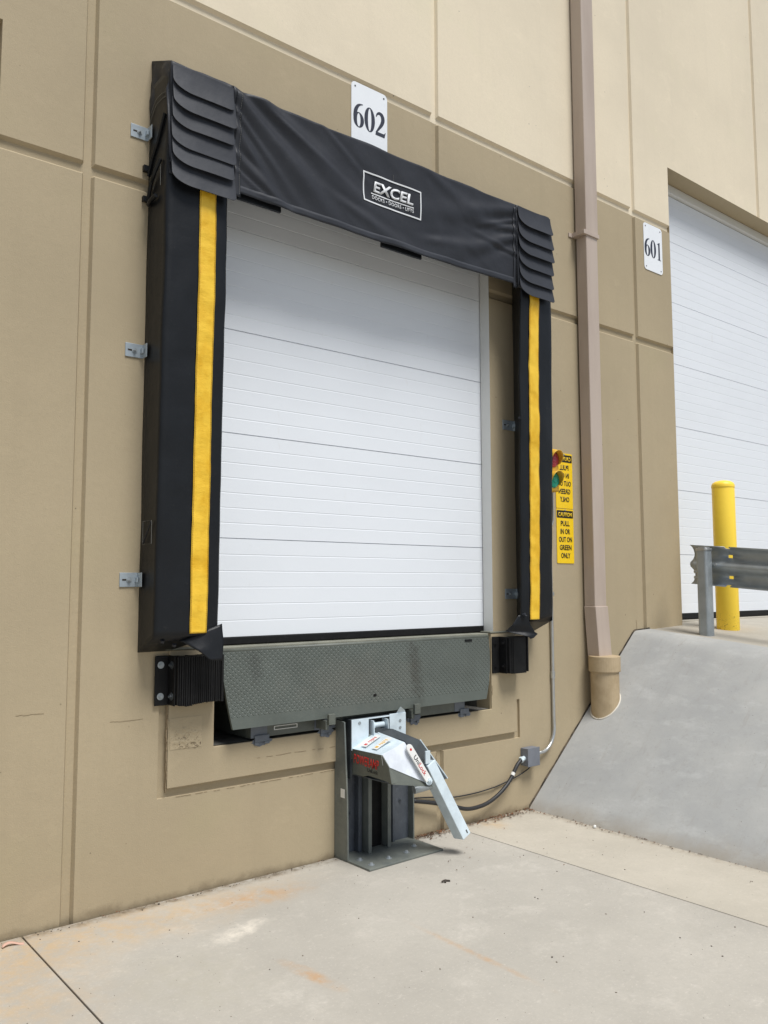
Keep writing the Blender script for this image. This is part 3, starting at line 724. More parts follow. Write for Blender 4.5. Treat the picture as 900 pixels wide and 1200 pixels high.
for r_ in range(rows):
    vv = .025+.85*r_/rows
    for c_ in range(cols):
        u = (c_+.5)/cols
        a = rad(45 if (r_+c_) % 2 else -45)
        p = lipP(u, vv)
        d = X_*math.cos(a)+dn*math.sin(a); e = d.cross(nrm).normalized()
        L, W, Hh = .0098, .0030, .0019
        vs = [bm.verts.new(p+d*L), bm.verts.new(p+e*W), bm.verts.new(p-d*L), bm.verts.new(p-e*W)]
        tops = [bm.verts.new(p+d*L*.4+nrm*Hh), bm.verts.new(p-d*L*.4+nrm*Hh)]
        bm.faces.new((vs[0], vs[1], tops[0])); bm.faces.new((vs[1], tops[1], tops[0])); bm.faces.new((vs[1], vs[2], tops[1]))
        bm.faces.new((vs[2], vs[3], tops[1])); bm.faces.new((vs[3], tops[0], tops[1])); bm.faces.new((vs[3], vs[0], tops[0]))
lip = link_mesh('lip_plate', bm, M_lip, lev)
bm = bmesh.new(); cyl(bm, (2.078, -.016, 1.160), (4.02, -.016, 1.160), .011, n=16); link_mesh('hinge', bm, M_frame, lip, smooth=True)
bm = bmesh.new(); c0 = lipP(.5, .76)+nrm*.001; cyl(bm, c0, c0+nrm*.0012, .0125, n=6); link_mesh('lift_hole', bm, M_rubber, lip)
bm = bmesh.new(); box(bm, 3.80, 3.86, -.034, -.026, 1.137, 1.150); link_mesh('notch', bm, M_rubber, lip)
bm = BM((2.262, 3.808, -.010, .03, .704, .79), (2.262, 2.30, .03, 1.6, .70, 1.16), (3.77, 3.808, .03, 1.6, .70, 1.16), (2.262, 3.808, .03, .04, .78, 1.16)); link_mesh('frame_beam', bm, M_frame, lev, bevel=.003)
for xa in (2.70, 3.315):
    bm = BM((xa-.022, xa+.022, -.125, -.105, .742, .800), (xa-.03, xa-.008, -.105, -.01, .715, .765)); link_mesh('lip_keeper', bm, M_frame, lev, bevel=.003)
rnd = random.Random(9)
def weld_plate(cx, z0, z1, w_, sp):
    bm = bmesh.new(); n = 26; pts = []
    for k in range(n):   # irregular overspray outline
        t = 2*math.pi*k/n; r = 1+.15*math.sin(3*t+cx*9)+rnd.uniform(-.22, .22)
        pts.append((cx+math.cos(t)*w_*1.05*r, -.0124, (z0+.002)+math.sin(t)*sp*.72*r))
    prism(bm, [p for p in pts], (0, -.0005, 0))
    o_ = link_mesh('weld_plate', bm, M_weld, lev)
    bm = BM((cx-w_*.75, cx+w_*.75, -.022, -.0151, z0, z1), (cx-w_*.75, cx-w_*.25, -.020, -.0151, z0-.018, z0), (cx+w_*.25, cx+w_*.7, -.020, -.0151, z0-.014, z0)); link_mesh('weld_bead', bm, M_weld, o_, bevel=.003)
for cx, w_ in ((2.325, .058), (2.735, .05), (3.385, .05), (3.80, .05)): weld_plate(cx, .684, .718, w_, .034)
for b_ in ((2.262, 2.36, -.0125, -.0095, .704, .79), (2.66, 2.80, -.0125, -.0095, .704, .775), (3.72, 3.808, -.0125, -.0095, .704, .79)): link_mesh('primer_patch', BM(b_), M_weld, lev)
bm = BM((2.402, 2.548, -.0130, -.0105, .733, .7365), (2.402, 2.548, -.0130, -.0105, .7505, .754), (2.402, 2.406, -.0130, -.0105, .7365, .7505), (2.544, 2.548, -.0130, -.0105, .7365, .7505)); link_mesh('label_frame', bm, M_sticker, lev)

# ------------------------------------------------------------ laminated bumpers
def bumper(x0, xa, xb, label, seed):
    t = thing('dock_bumper', ((x0+xb)/2, 0, .92), label, 'bumper', 'rubber dock bumpers'); r = random.Random(seed)
    bm = bmesh.new(); x = xa+.009; k = 0
    while x < xb-.013:
        th = r.uniform(.009, .013) if seed == 1 else (r.uniform(.009, .013) if x < xa+.035 else xb-.0125-x+.0022); dz = r.uniform(-.0015, .0015); dy = r.uniform(0, .003)
        if x-xa < .06: dy += .010*(1-(x-xa)/.06)
        sag = -.010*math.exp(-((x-xa)/.05-1.0)**2)
        box(bm, x, x+th-.0022, -.112+dy, -.014, .926+dz+sag, 1.152+dz)
        x += th; k += 1
    box(bm, x, xb, -.116, -.014, .925, 1.155)
    link_mesh('rubber_pads', bm, M_rubber, t, bevel=.002)
    bm = BM((x0, xa, -.020, -.0125, .918, 1.156), (xa, xa+.008, -.085, -.0125, .918, 1.156)); fl = link_mesh('mounting_angle', bm, M_rubber, t, bevel=.003)
    for zc in (.962, 1.112):
        bm = bmesh.new(); hexbolt(bm, (x0+(xa-x0)*.40, -.020, zc), (0, -1, 0), .010, .005); link_mesh('bolt', bm, M_galv if seed == 1 else M_rubber, t)
        bm = bmesh.new(); hexbolt(bm, (xa, -.055, zc), (-1, 0, 0), .011, .007); link_mesh('rod_nut', bm, M_dark if seed == 1 else M_rubber, t)
bumper(1.727, 1.797, 2.045, 'black laminated rubber bumper with bright bolts left of the leveler lip', 1)
bumper(4.060, 4.125, 4.305, 'black rubber bumper right of the leveler lip, beside the right pad', 2)

# ------------------------------------------------------------ vehicle restraint
vr = thing('vehicle_restraint', (3.07, 0, 0), 'grey steel truck restraint with zinc hook arm, standing below the leveler', 'truck restraint')
bm = bmesh.new(); prism(bm, [(2.805, -.006, .001), (3.345, -.006, .001), (3.345, -.30, .001), (2.805, -.315, .001)], (0, 0, .011)); link_mesh('base_plate', bm, M_rail, vr, bevel=.002)
for p in ((2.86, -.16), (2.86, -.26), (3.0, -.235), (3.14, -.22), (3.25, -.16)):
    bm = bmesh.new(); cyl(bm, (p[0], p[1], .012), (p[0], p[1], .024), .011, .008, n=6); cyl(bm, (p[0], p[1], .012), (p[0], p[1], .014), .018, n=14)
    link_mesh('anchor_bolt', bm, M_galv, vr)
bm = bmesh.new(); prism(bm, [(2.803, -.002, .012), (2.803, -.125, .012), (2.803, -.118, .33), (2.803, -.090, .742), (2.803, -.002, .752)], (.010, 0, 0)); sp1 = link_mesh('side_plate', bm, M_rail, vr, bevel=.0015)
bm = BM((2.8015, 2.803, -.098, -.062, .335, .382)); tag(link_mesh('sticker', bm, M_sticker, sp1), 'small blank white sticker')
bm = bmesh.new(); prism(bm, [(3.335, -.002, .012), (3.335, -.055, .012), (3.335, -.055, .55), (3.335, -.002, .6)], (.010, 0, 0)); link_mesh('side_plate', bm, M_rail, vr, bevel=.0015)
bm = BM((2.813, 3.335, -.010, -.002, .012, .70)); bp = link_mesh('back_plate', bm, M_bluest, vr)
for b_ in ((2.85, 2.86, -.020, -.0101, .10, .60), (2.935, 2.960, -.050, -.0101, .012, .60), (3.20, 3.215, -.03, -.0101, .012, .56)): link_mesh('stiffener', BM(b_), M_bluest, vr, bevel=.002)
for xa, y1 in ((2.965, -.105), (3.120, -.085)):
    bm = BM((xa-.002, xa+.022, y1, y1+.010, .012, .66), (xa+.004, xa+.013, y1+.010, -.0101, .012, .66)); link_mesh('guide_rail', bm, M_rail, vr, bevel=.002)
bm = BM((2.988, 3.122, -.022, -.0105, .013, .62)); link_mesh('rail_channel', bm, M_rubber, vr)
for (bx, bz) in ((2.90, .42), (2.90, .22), (3.27, .40), (3.27, .24)):
    bm = bmesh.new(); hexbolt(bm, (bx, -.010, bz), (0, -1, 0), .008, .005); link_mesh('bolt', bm, M_bluest, vr)
# carriage
car = bpy.data.objects.new('carriage', None); C.objects.link(car); car.parent = vr; car.location = (-.1, -.1, .45)
def cpart(name, bm, mat, **k): return link_mesh(name, bm, mat, car, **k)
cpart('face_plate', BM((2.846, 2.966, -.104, -.098, .585, .752), (3.118, 3.240, -.104, -.098, .560, .758), (2.966, 3.118, -.104, -.098, .50, .632), (2.966, 3.118, -.104, -.09, .744, .752)), M_zinc, bevel=.002)
cpart('side_flange', BM((2.844, 2.850, -.098, -.035, .43, .752), (3.234, 3.240, -.098, -.035, .43, .758), (2.850, 3.234, -.098, -.035, .746, .752)), M_dark, bevel=.002)
for xa in (2.985, 3.088):
    bm = bmesh.new(); prism(bm, [(xa, -.04, .742), (xa, -.122, .735), (xa, -.128, .650), (xa, -.10, .635), (xa, -.04, .635)], (.006, 0, 0)); cpart('roller_cheek', bm, M_zinc, bevel=.001)
bm = bmesh.new(); cyl(bm, (2.993, -.085, .703), (3.086, -.085, .703), .017, n=20); cyl(bm, (2.993, -.085, .703), (3.01, -.085, .703), .026, n=20); cpart('roller', bm, M_zinc, smooth=False)
bm = BM((2.967, 3.117, -.070, -.064, .60, .742)); cpart('slot_backing', bm, M_rubber)
# body of the hook housing
a1, a2, a3, a4, a5 = (2.85, -.104, .596), (2.85, -.362, .600), (2.85, -.420, .548), (2.85, -.444, .462), (2.85, -.104, .455)
b1, b2 = (3.02, -.104, .672), (3.02, -.350, .646)
T = (3.165, -.405, .402); T2 = (3.10, -.30, .46)
bm = bmesh.new(); prism(bm, [a1, a2, a3, a4, (2.85, -.40, .470), (2.85, -.25, .475), (2.85, -.20, .462), (2.85, -.13, .462), a5], (.006, 0, 0)); hs_ = cpart('side_panel', bm, M_frame, bevel=.001)
def plate(name, pts, mat, th, parent=car, bevel=.001):
    n_ = (Vector(pts[1])-Vector(pts[0])).cross(Vector(pts[2])-Vector(pts[0])).normalized()
    bm = bmesh.new(); prism(bm, pts, n_*th); return link_mesh(name, bm, mat, parent, bevel=bevel)
plate('top_plate', [a1, a2, b2, b1], M_zinc, -.005)
_n = (Vector(b2)-Vector(a2)).cross(Vector(T)-Vector(a2)); a3 = (2.85, -.42+0*0, .548)
a3 = (2.85, a2[1]-(_n.x*(2.85-a2[0])+_n.z*(.548-a2[2]))/_n.y, .548)
M_whitezinc = galv('pale_zinc', (.86, .91, .98, 1), .45, .10)
nose = plate('nose_plate', [a2, b2, T, a3], M_whitezinc, .005)
plate('nose_underside', [a3, T, (3.06, -.38, .455), a4], M_frame, .004)
plate('belly_plate', [a4, (3.06, -.38, .455), (3.05, -.11, .50), a5], M_dark, .004)
bm = bmesh.new()   # dark far guard plate
top = [(2.995, -.10, .692), (3.09, -.165, .683), (3.215, -.25, .620), (3.33, -.26, .480), (3.405, -.27, .385)]
bot = [(3.010, -.115, .664), (3.035, -.33, .646), (3.075, -.36, .58), (3.13, -.385, .49), (3.21, -.36, .395)]
ta = [bm.verts.new(p) for p in top]; ba = [bm.verts.new(p) for p in bot]
for i in range(4): bm.faces.new((ta[i], ta[i+1], ba[i+1], ba[i]))
cpart('guard_plate', bm, M_dark, solid=.006)
bm = bmesh.new(); tube(bm, [Vector(p)+Vector((.002, -.004, .002)) for p in top[2:]], .005, 6); cpart('guard_edge', bm, M_zinc)
# side lettering (reads outwards from the wall)
u_, v_ = Vector((0, -1, -.03)), Z_
bm = text_bm('POWERAMP', (2.8480, -.230, .545), u_, v_, .050, .220, off=.008, shear=.1); link_mesh('lettering', bm, M_red_ink, hs_)
bm = text_bm('UniLock', (2.8492, -.285, .503), u_, v_, .019, .090, off=.008); link_mesh('lettering', bm, M_black_ink, hs_)
# warning labels on the sloping top
tu = (Vector(b1)-Vector(a1)).normalized(); tv = Vector((0, -1, 0)); tn = Vector((-.42, 0, .9)).normalized()
for k, yy in enumerate((-.165, -.262)):
    c = Vector(a1).lerp(Vector(b1), .52)+Vector((0, yy+.104, 0))+tn*.0035; c.z -= .0
    M4 = Matrix((( tu.x, tv.x, tn.x, c.x), (tu.y, tv.y, tn.y, c.y), (tu.z, tv.z, tn.z, c.z), (0, 0, 0, 1)))
    bm = bmesh.new(); box(bm, -.062, .055, -.022, .022, 0, .001, M=M4); lb = cpart('warning_label', bm, M_sticker)
    bm = bmesh.new()
    for j in range(5): box(bm, -.02+.012*j, -.014+.012*j, -.012, .004+.006*(j % 3), .001, .0016, M=M4)
    box(bm, -.05, -.035, -.012, .010, .001, .0016, M=M4)
    link_mesh('print', bm, M_red_ink if k == 0 else M_housing, lb)
# pill shaped label along the nose plate edge
pa, pb = Vector((3.020, -.362, .632)), Vector((3.135, -.408, .430))
pu = (pb-pa).normalized(); nn = (Vector(b2)-Vector(a2)).cross(Vector(T)-Vector(a2)).normalized()
if nn.y > 0: nn = -nn
pw = nn.cross(pu).normalized()
bm = bmesh.new(); pts = []
Lp = (pb-pa).length
for k in range(11):
    t = rad(90+180*k/10); pts.append(pa+pu*(.022+.022*math.cos(t))+pw*(.022*math.sin(t)))
for k in range(11):
    t = rad(-90+180*k/10); pts.append(pa+pu*(Lp-.022+.022*math.cos(t))+pw*(.022*math.sin(t)))
pts = [p+nn*.006 for p in pts]; prism(bm, pts, nn*.010); pill = cpart('label_boss', bm, M_sticker, bevel=.002)
mid = (pa+pb)/2+nn*.0165
pv = nn.cross(pu)
bm = text_bm('Uni', mid-pu*.022, pu, pv, .026, .050, off=.01); link_mesh('lettering', bm, M_black_ink, pill)
bm = text_bm('Lock', mid+pu*.040, pu, pv, .026, .066, off=.01); link_mesh('lettering', bm, M_red_ink, pill)
bm = bmesh.new(); cyl(bm, mid-pu*.088, mid-pu*.088+nn*.0006, .007, n=16); link_mesh('print', bm, M_red_ink, pill)
bm = bmesh.new(); hexbolt(bm, pb+nn*.010-pu*.005, nn, .014, .014); cpart('nut', bm, M_zinc)
bm = bmesh.new(); box(bm, 3.150, 3.185, -.375, -.365, .515, .585); cpart('stop_tab', bm, M_zinc, bevel=.002)
# locking arm: square tube, lower end leaning outwards
p0, p1 = Vector((3.190, -.378, .520)), Vector((3.392, -.450, .105))
ax = (p1-p0).normalized(); fr = Vector((.0, -1, 0)); fr = (fr-ax*fr.dot(ax)).normalized(); sdv = ax.cross(fr).normalized()
M4 = Matrix(((sdv.x, fr.x, ax.x, p0.x), (sdv.y, fr.y, ax.y, p0.y), (sdv.z, fr.z, ax.z, p0.z), (0, 0, 0, 1)))
Ln = (p1-p0).length
bm = bmesh.new(); box(bm, -.028, .036, -.085, 0, 0, Ln, M=M4); arm = link_mesh('hook_arm', bm, M_zinc, vr, bevel=.004)
bm = bmesh.new(); box(bm, -.012, -.004, 0, .0008, Ln-.035, Ln-.015, M=M4); link_mesh('punch_mark', bm, M_dark, arm)
bm = bmesh.new(); cyl(bm, Vector(T)+Vector((-.05, .09, -.03)), Vector(T)+Vector((.09, .06, -.01)), .022, n=20); cpart('pivot_pin', bm, M_galv, smooth=False)
bm = bmesh.new(); prism(bm, [(3.175, -.10, .758), (3.185, -.125, .795), (3.232, -.105, .770), (3.238, -.10, .756)], (0, .006, 0)); cpart('lift_tab', bm, M_zinc)
for p in ((3.195, .715), (3.195, .675), (2.90, .73)):
    bm = bmesh.new(); cyl(bm, (p[0], -.104, p[1]), (p[0], -.107, p[1]), .009, n=14); cpart('rivet', bm, M_galv)

# ------------------------------------------------------------ conduit, box, cables
cd = thing('electrical_conduit', (4.45, 0, .3), 'thin galvanised conduit running down the wall into a grey junction box', 'conduit')
bm = bmesh.new(); path = [(4.668, -.016, 1.9), (4.668, -.016, 1.3), (4.668, -.016, .90), (4.667, -.018, .56)]
path += [(4.667-.15*(1-math.cos(rad(a))), -.020-.010*a/90, .52-.16*math.sin(rad(a))) for a in range(0, 91, 10)]+[(4.46, -.032, .36)]
tube(bm, path, .0115, 12); link_mesh('pipe', bm, M_conduit, cd, smooth=True)
for q0, q1 in (((4.668, -.016, .845), (4.668, -.016, .895)), ((4.485, -.032, .36), (4.455, -.032, .36))):
    bm = bmesh.new(); cyl(bm, q0, q1, .016, n=16); link_mesh('coupling', bm, M_conduit, cd)
bm = BM((4.630, 4.70, -.005, -.001, 1.42, 1.445), (4.652, 4.684, -.031, -.005, 1.42, 1.445)); link_mesh('strap', bm, M_conduit, cd, bevel=.002)
bm = BM((4.338, 4.452, -.062, -.002, .292, .408)); jb = link_mesh('junction_box', bm, M_boxgrey, cd, bevel=.003)
bm = BM((4.335, 4.455, -.069, -.0625, .289, .411)); link_mesh('cover', bm, M_boxgrey, jb, bevel=.0025)
bm = bmesh.new(); cyl(bm, (4.338, -.034, .345), (4.310, -.034, .338), .016, n=14); cyl(bm, (4.318, -.034, .340), (4.300, -.034, .335), .020, n=6); link_mesh('cable_gland', bm, M_zinc, jb)
bm = bmesh.new(); tube(bm, spline([(4.305, -.034, .336), (4.26, -.036, .305), (4.19, -.040, .225), (4.10, -.045, .165), (4.0, -.05, .125), (3.9, -.055, .108), (3.78, -.055, .110), (3.66, -.05, .145), (3.5, -.045, .19), (3.36, -.03, .22)]), .0125, 12)
pc = tag(link_mesh('power_cable', bm, M_cable, smooth=True), 'thick black flexible cable sagging from the junction box to the restraint', 'cable')
bm = bmesh.new(); cyl(bm, (4.225, -.038, .266), (4.212, -.039, .250), .0135, n=14); link_mesh('cable_marker', bm, M_sticker, pc)
bm = bmesh.new(); tube(bm, spline([(4.405, -.03, .290), (4.39, -.02, .265), (4.30, -.012, .232), (4.17, -.010, .205), (4.09, -.010, .192), (4.05, -.014, .190), (3.9, -.010, .180), (3.7, -.010, .185), (3.5, -.010, .215), (3.35, -.010, .232)]), .0042, 8)
tag(link_mesh('wire', bm, M_cable, smooth=True), 'thin black wire pinned along the wall under the junction box', 'wire')

# ------------------------------------------------------------ downspout and boot
ds = thing('downspout', (5.11, 0, 1.0), 'tall taupe square metal downspout running up the wall between the two doors', 'downspout')
bm = bmesh.new(); box(bm, 5.035, 5.180, -.115, -.012, 4.14, 9.1); box(bm, 5.040, 5.176, -.110, -.014, 1.33, 4.15)
link_mesh('pipe', bm, M_down, ds, bevel=.006)
bm = bmesh.new(); prism(bm, [(5.034, -.118, 1.34), (5.182, -.118, 1.34), (5.182, -.014, 1.34), (5.034, -.014, 1.34)], (.012, -.018, -.40)); link_mesh('outlet_pipe', bm, M_down, ds, bevel=.005)
bm = BM((5.000, 5.186, -.121, -.002, 4.118, 4.150), ); link_mesh('strap', bm, M_down, ds, bevel=.002)
bm = BM((4.965, 5.034, -.008, -.001, 4.118, 4.150)); link_mesh('strap_tab', bm, M_down, ds, bevel=.002)
bt = thing('drain_boot', (5.12, -.13, .62), 'round tan painted drain boot at the foot of the downspout, set in the grey slope', 'drain pipe')
bm = bmesh.new(); cyl(bm, (5.112, -.125, .42), (5.112, -.125, .89), .101, n=40); link_mesh('pipe', bm, M_boot, bt, smooth=False, bevel=.002)
bm = bmesh.new(); cyl(bm, (5.112, -.125, .872), (5.112, -.125, .985), .113, n=40); link_mesh('collar', bm, M_boot, bt, bevel=.006)
bm = bmesh.new(); ring = []
for k in range(41):
    t = 2*math.pi*k/40; x, y = 5.112+.104*math.cos(t), -.125+.104*math.sin(t); y = min(y, -.02)
    ring.append((x, y, rampz(x, y)+.002+.003*noise.noise(Vector((k*.4, 0, 0)))))
tube(bm, ring, .006, 6); link_mesh('caulk_ring', bm, M_caulk, bt)

# ------------------------------------------------------------ number signs
def stroke(bm, pts, z0, t, M):
    P = [(p[0], p[1]) for p in spline([(a, b, 0) for a, b, c in pts], 5)]
    Wd = [p.x*1.22 for p in spline([(c, 0, 0) for a, b, c in pts], 5)]
    L, Rr = [], []
    for i, p in enumerate(P):
        q0, q1 = P[max(i-1, 0)], P[min(i+1, len(P)-1)]
        dx, dy = q1[0]-q0[0], q1[1]-q0[1]; l = math.hypot(dx, dy) or 1
        nx, ny = -dy/l*Wd[i]/2, dx/l*Wd[i]/2
        L.append((p[0]+nx, p[1]+ny)); Rr.append((p[0]-nx, p[1]-ny))
    A = [[bm.verts.new(M(q[0], q[1], h)) for q in S_] for S_ in (L, Rr) for h in (0, t)]
    for i in range(len(P)-1):
        bm.faces.new((A[1][i], A[1][i+1], A[3][i+1], A[3][i])); bm.faces.new((A[0][i], A[2][i], A[2][i+1], A[0][i+1]))
        bm.faces.new((A[0][i], A[0][i+1], A[1][i+1], A[1][i])); bm.faces.new((A[2][i], A[3][i], A[3][i+1], A[2][i+1]))
def ringshape(bm, cx, cz, ao, bo, ai, bi, t, M, n=40):
    O = []; I = []
    for h in (0, t):
        O.append([bm.verts.new(M(cx+ao*math.cos(2*math.pi*k/n), cz+bo*math.sin(2*math.pi*k/n), h)) for k in range(n)])
        I.append([bm.verts.new(M(cx+ai*math.cos(2*math.pi*k/n), cz+bi*math.sin(2*math.pi*k/n), h)) for k in range(n)])
    for k in range(n):
        j = (k+1) % n
        bm.faces.new((O[1][k], O[1][j], I[1][j], I[1][k])); bm.faces.new((O[0][k], I[0][k], I[0][j], O[0][j]))
        bm.faces.new((O[0][k], O[0][j], O[1][j], O[1][k])); bm.faces.new((I[0][k], I[1][k], I[1][j], I[0][j]))
def poly(bm, pts, t, M):
    a = [bm.verts.new(M(p[0], p[1], 0)) for p in pts]; b = [bm.verts.new(M(p[0], p[1], t)) for p in pts]; n = len(pts)
    bm.faces.new(a); bm.faces.new(b[::-1])
    for i in range(n): bm.faces.new((a[i], b[i], b[(i+1) % n], a[(i+1) % n]))
def digit(ch, cx, cz, H, parent):
    bm = bmesh.new(); Mf = lambda x, z, h: Vector((cx+x*H*.92, -.0046-h, cz+z*H))
    if ch == '0': ringshape(bm, 0, 0, .285, .5, .095, .465, .0010, Mf)
    elif ch == '6':
        ringshape(bm, .01, -.19, .28, .31, .095, .275, .0010, Mf)
        stroke(bm, [(.23, .485, .02), (.10, .455, .05), (-.04, .36, .10), (-.145, .18, .14), (-.182, -.02, .15), (-.18, -.20, .14)], 0, .0013, Mf)
    elif ch == '2':
        stroke(bm, [(-.245, .24, .02), (-.19, .37, .06), (-.06, .44, .10), (.08, .38, .15), (.13, .22, .16), (.07, .03, .13), (-.07, -.17, .09), (-.25, -.40, .05)], 0, .0010, Mf)
        poly(bm, [(-.28, -.5), (.22, -.5), (.28, -.27), (.255, -.27), (.20, -.345), (.12, -.355), (-.24, -.355), (-.28, -.46)], .0013, Mf)
    elif ch == '1':
        poly(bm, [(-.075, -.47), (.075, -.47), (.075, .5), (.045, .5), (-.18, .385), (-.17, .36), (-.10, .37), (-.075, .34)], .0010, Mf)
        poly(bm, [(-.17, -.5), (.17, -.5), (.17, -.475), (.10, -.465), (-.10, -.465), (-.17, -.475)], .0013, Mf)
    return link_mesh('digit', bm, M_digit, parent)
def number_sign(x0, x1, z0, z1, s, label):
    bm = bmesh.new(); prism(bm, [(a, -.0045, b) for a, b in rrect(x0, x1, z0, z1, .030)], (0, .003, 0))
    sg = link_mesh('number_sign', bm, M_sign); tag(sg, label, 'sign', 'white door number signs')
    cx, cz = (x0+x1)/2, (z0+z1)/2-.004
    for k, ch in enumerate(s): digit(ch, cx+(k-1)*.086, cz, .156, sg)
    for a in (x0+.028, x1-.028):
        for b in (z0+.028, z1-.028):
            bm = bmesh.new(); cyl(bm, (a, -.0045, b), (a, -.0065, b), .0055, n=12); link_mesh('screw', bm, M_dark, sg)
number_sign(2.913, 3.193, 4.150, 4.553, '602', 'white number plate 602 standing above the black head curtain')
number_sign(5.953, 6.222, 4.112, 4.514, '601', 'white number plate 601 on the wall beside the tall right door')

# ------------------------------------------------------------ caution signs
def caution(z0, z1, mir, label):
    x0, x1 = 4.757, 4.947
    bm = bmesh.new(); prism(bm, [(a, -.0040, b) for a, b in rrect(x0, x1, z0, z1, .008)], (0, .0025, 0))
    sg = link_mesh('caution_sign', bm, M_sign_y); tag(sg, label, 'sign', 'yellow caution signs beside the dock')
    H = z1-z0; cx = (x0+x1)/2; u = -X_ if mir else X_
    bm = bmesh.new(); prism(bm, [(a, -.0050, b) for a, b in rrect(x0+.005, x1-.005, z1-.066, z1-.012, .004)], (0, .0008, 0)); link_mesh('header_band', bm, M_black_ink, sg)
    def put(s, zc, h, wd, mat, y=-.0048):
        bm = text_bm(s, (cx, 0, zc), X_, Z_, h, wd, off=.024)
        for vtx in bm.verts:
            if mir: vtx.co.x = 2*cx-vtx.co.x
            vtx.co.y = vtx.co.y+y
        link_mesh('lettering', bm, mat, sg)
    put('CAUTION', z1-.041, .030, .150, M_sign_y, -.0054)
    for k, (s, wd) in enumerate((('PULL', .100), ('IN OR', .108), ('OUT ON', .148), ('GREEN', .132), ('ONLY', .104))):
        put(s, z1-.106-.058*k, .038, wd, M_black_ink)
    put('----', z0+.012, .003, .04, M_black_ink) if False else None
    bm = bmesh.new(); cyl(bm, (cx, -.004, z1-.010), (cx, -.008, z1-.010), .006, n=12); link_mesh('screw', bm, M_galv, sg)
caution(2.048, 2.452, True, 'upper yellow caution sign with mirror image lettering, behind the signal light')
caution(1.650, 2.044, False, 'lower yellow caution sign reading pull in or out on green only')

# ------------------------------------------------------------ signal light
sl = thing('signal_light', (4.62, 0, 2.15), 'small yellow dock signal light with red over green lens, beside the right pad', 'signal light')
bm = BM((4.552, 4.700, -.085, -.012, 2.150, 2.455)); link_mesh('housing', bm, M_housing, sl, bevel=.012)
bm = BM((4.59, 4.65, -.012, -.001, 2.2, 2.4)); link_mesh('mount', bm, M_dark, sl)
bm = bmesh.new(); tube(bm, [(4.700, -.02, 2.17), (4.700, -.02, 1.95), (4.668, -.016, 1.88)], .006, 8); link_mesh('wire', bm, M_conduit, sl)
for zc, mm in ((2.378, M_red), (2.232, M_green)):
    bm = bmesh.new(); n = 28
    for a, b, ya, yb in ((.058, .050, -.085, -.095), (.050, .025, -.095, -.103)):
        cyl(bm, (4.632, ya, zc), (4.632, yb, zc), a, b, n=n, cap=False)
    cyl(bm, (4.632, -.103, zc), (4.632, -.1035, zc), .025, .02, n=n); cyl(bm, (4.632, -.0845, zc), (4.632, -.085, zc), .058, n=n)
    tag(link_mesh('lens', bm, mm, sl, smooth=True), 'red lens' if mm is M_red else 'green lens')
    bm = bmesh.new()
    def vf(u, v):
        t = rad(-35+250*u); d = .085+.062*v*(.30+.70*math.sin(math.pi*u)**.8)
        return Vector((4.632+.058*math.cos(t), -d, zc+.058*math.sin(t)))
    grid(bm, vf, 30, 4); link_mesh('visor', bm, M_housing, sl, smooth=True, solid=.003)

# ------------------------------------------------------------ bollard and guardrail
bx, by = 6.47, -.335; bz = topz(bx, by)
bo = thing('bollard', (bx, by, bz), 'round yellow steel bollard standing before the tall white door', 'bollard')
bm = bmesh.new(); cyl(bm, (bx, by, bz-.05), (bx, by, 2.30), .088, n=48, cap=True); link_mesh('post', bm, M_boll, bo, smooth=False, bevel=.002)
bpy.data.objects[bo.children[0].name].data.polygons.foreach_set('use_smooth', [len(p.vertices) == 4 for p in bo.children[0].data.polygons])
bm = bmesh.new(); n = 48; prev = None
prof = [(.0905, 2.285), (.0905, 2.303), (.082, 2.322), (.060, 2.336), (.030, 2.343), (.002, 2.345)]
rings = [[bm.verts.new((bx+r*math.cos(2*math.pi*k/n), by+r*math.sin(2*math.pi*k/n), z)) for k in range(n)] for r, z in prof]
for a, b in zip(rings[:-1], rings[1:]):
    for k in range(n): bm.faces.new((a[k], a[(k+1) % n], b[(k+1) % n], b[k]))
bm.faces.new(rings[-1]); link_mesh('cap', bm, M_boll, bo, smooth=True)
gr = thing('guardrail', (6.0, -.42, topz(6, -.42)), 'galvanised corrugated guardrail on square posts along the driveway edge', 'guardrail')
def post(y):
    z0, z1 = topz(6, y), topz(6, y)+.690
    bm = bmesh.new(); prism(bm, [(a, b, z0-.03) for a, b in rrect(5.950, 6.042, y-.046, y+.046, .022, 4)], (0, 0, z1-z0)); p = link_mesh('post', bm, M_galv, gr)
    bm = bmesh.new(); prism(bm, [(a, b, z1-.048) for a, b in rrect(5.945, 6.047, y-.051, y+.051, .026, 4)], (0, 0, .018)); prism(bm, [(a, b, z1-.030) for a, b in rrect(5.958, 6.034, y-.038, y+.038, .022, 4)], (0, 0, .010)); link_mesh('post_cap', bm, M_conduit, p, bevel=.004)
post(-.42); post(-2.32)
# W profile: (x outwards, z)
prof = [(-.018, .152), (.012, .138), (.030, .120), (.044, .092), (.044, .068), (.022, .040), (-.020, .016), (-.026, 0), (-.020, -.016), (.022, -.040), (.044, -.068), (.044, -.092), (.030, -.120), (.012, -.138), (-.018, -.152)]
ys = [-.262, -.30, -.34, -.40, -.46, -.545, -.580, -.70, -.9, -1.2, -1.6, -2.0, -2.4, -2.9, -3.4, -4.0]
bm = bmesh.new()
rows_ = []
for y in ys:
    zc = 1.640+.09*(y+.44)
    rows_.append([bm.verts.new((6.088-(-p[0])*1.0, y, zc+p[1])) for p in prof])
for i in range(len(ys)-1):
    for j in range(len(prof)-1):
        if abs(ys[i]+.545) < 1e-4 and j in (0, 3, 10, 13): continue      # slotted bolt holes at the splice
        bm.faces.new((rows_[i][j], rows_[i+1][j], rows_[i+1][j+1], rows_[i][j+1]))
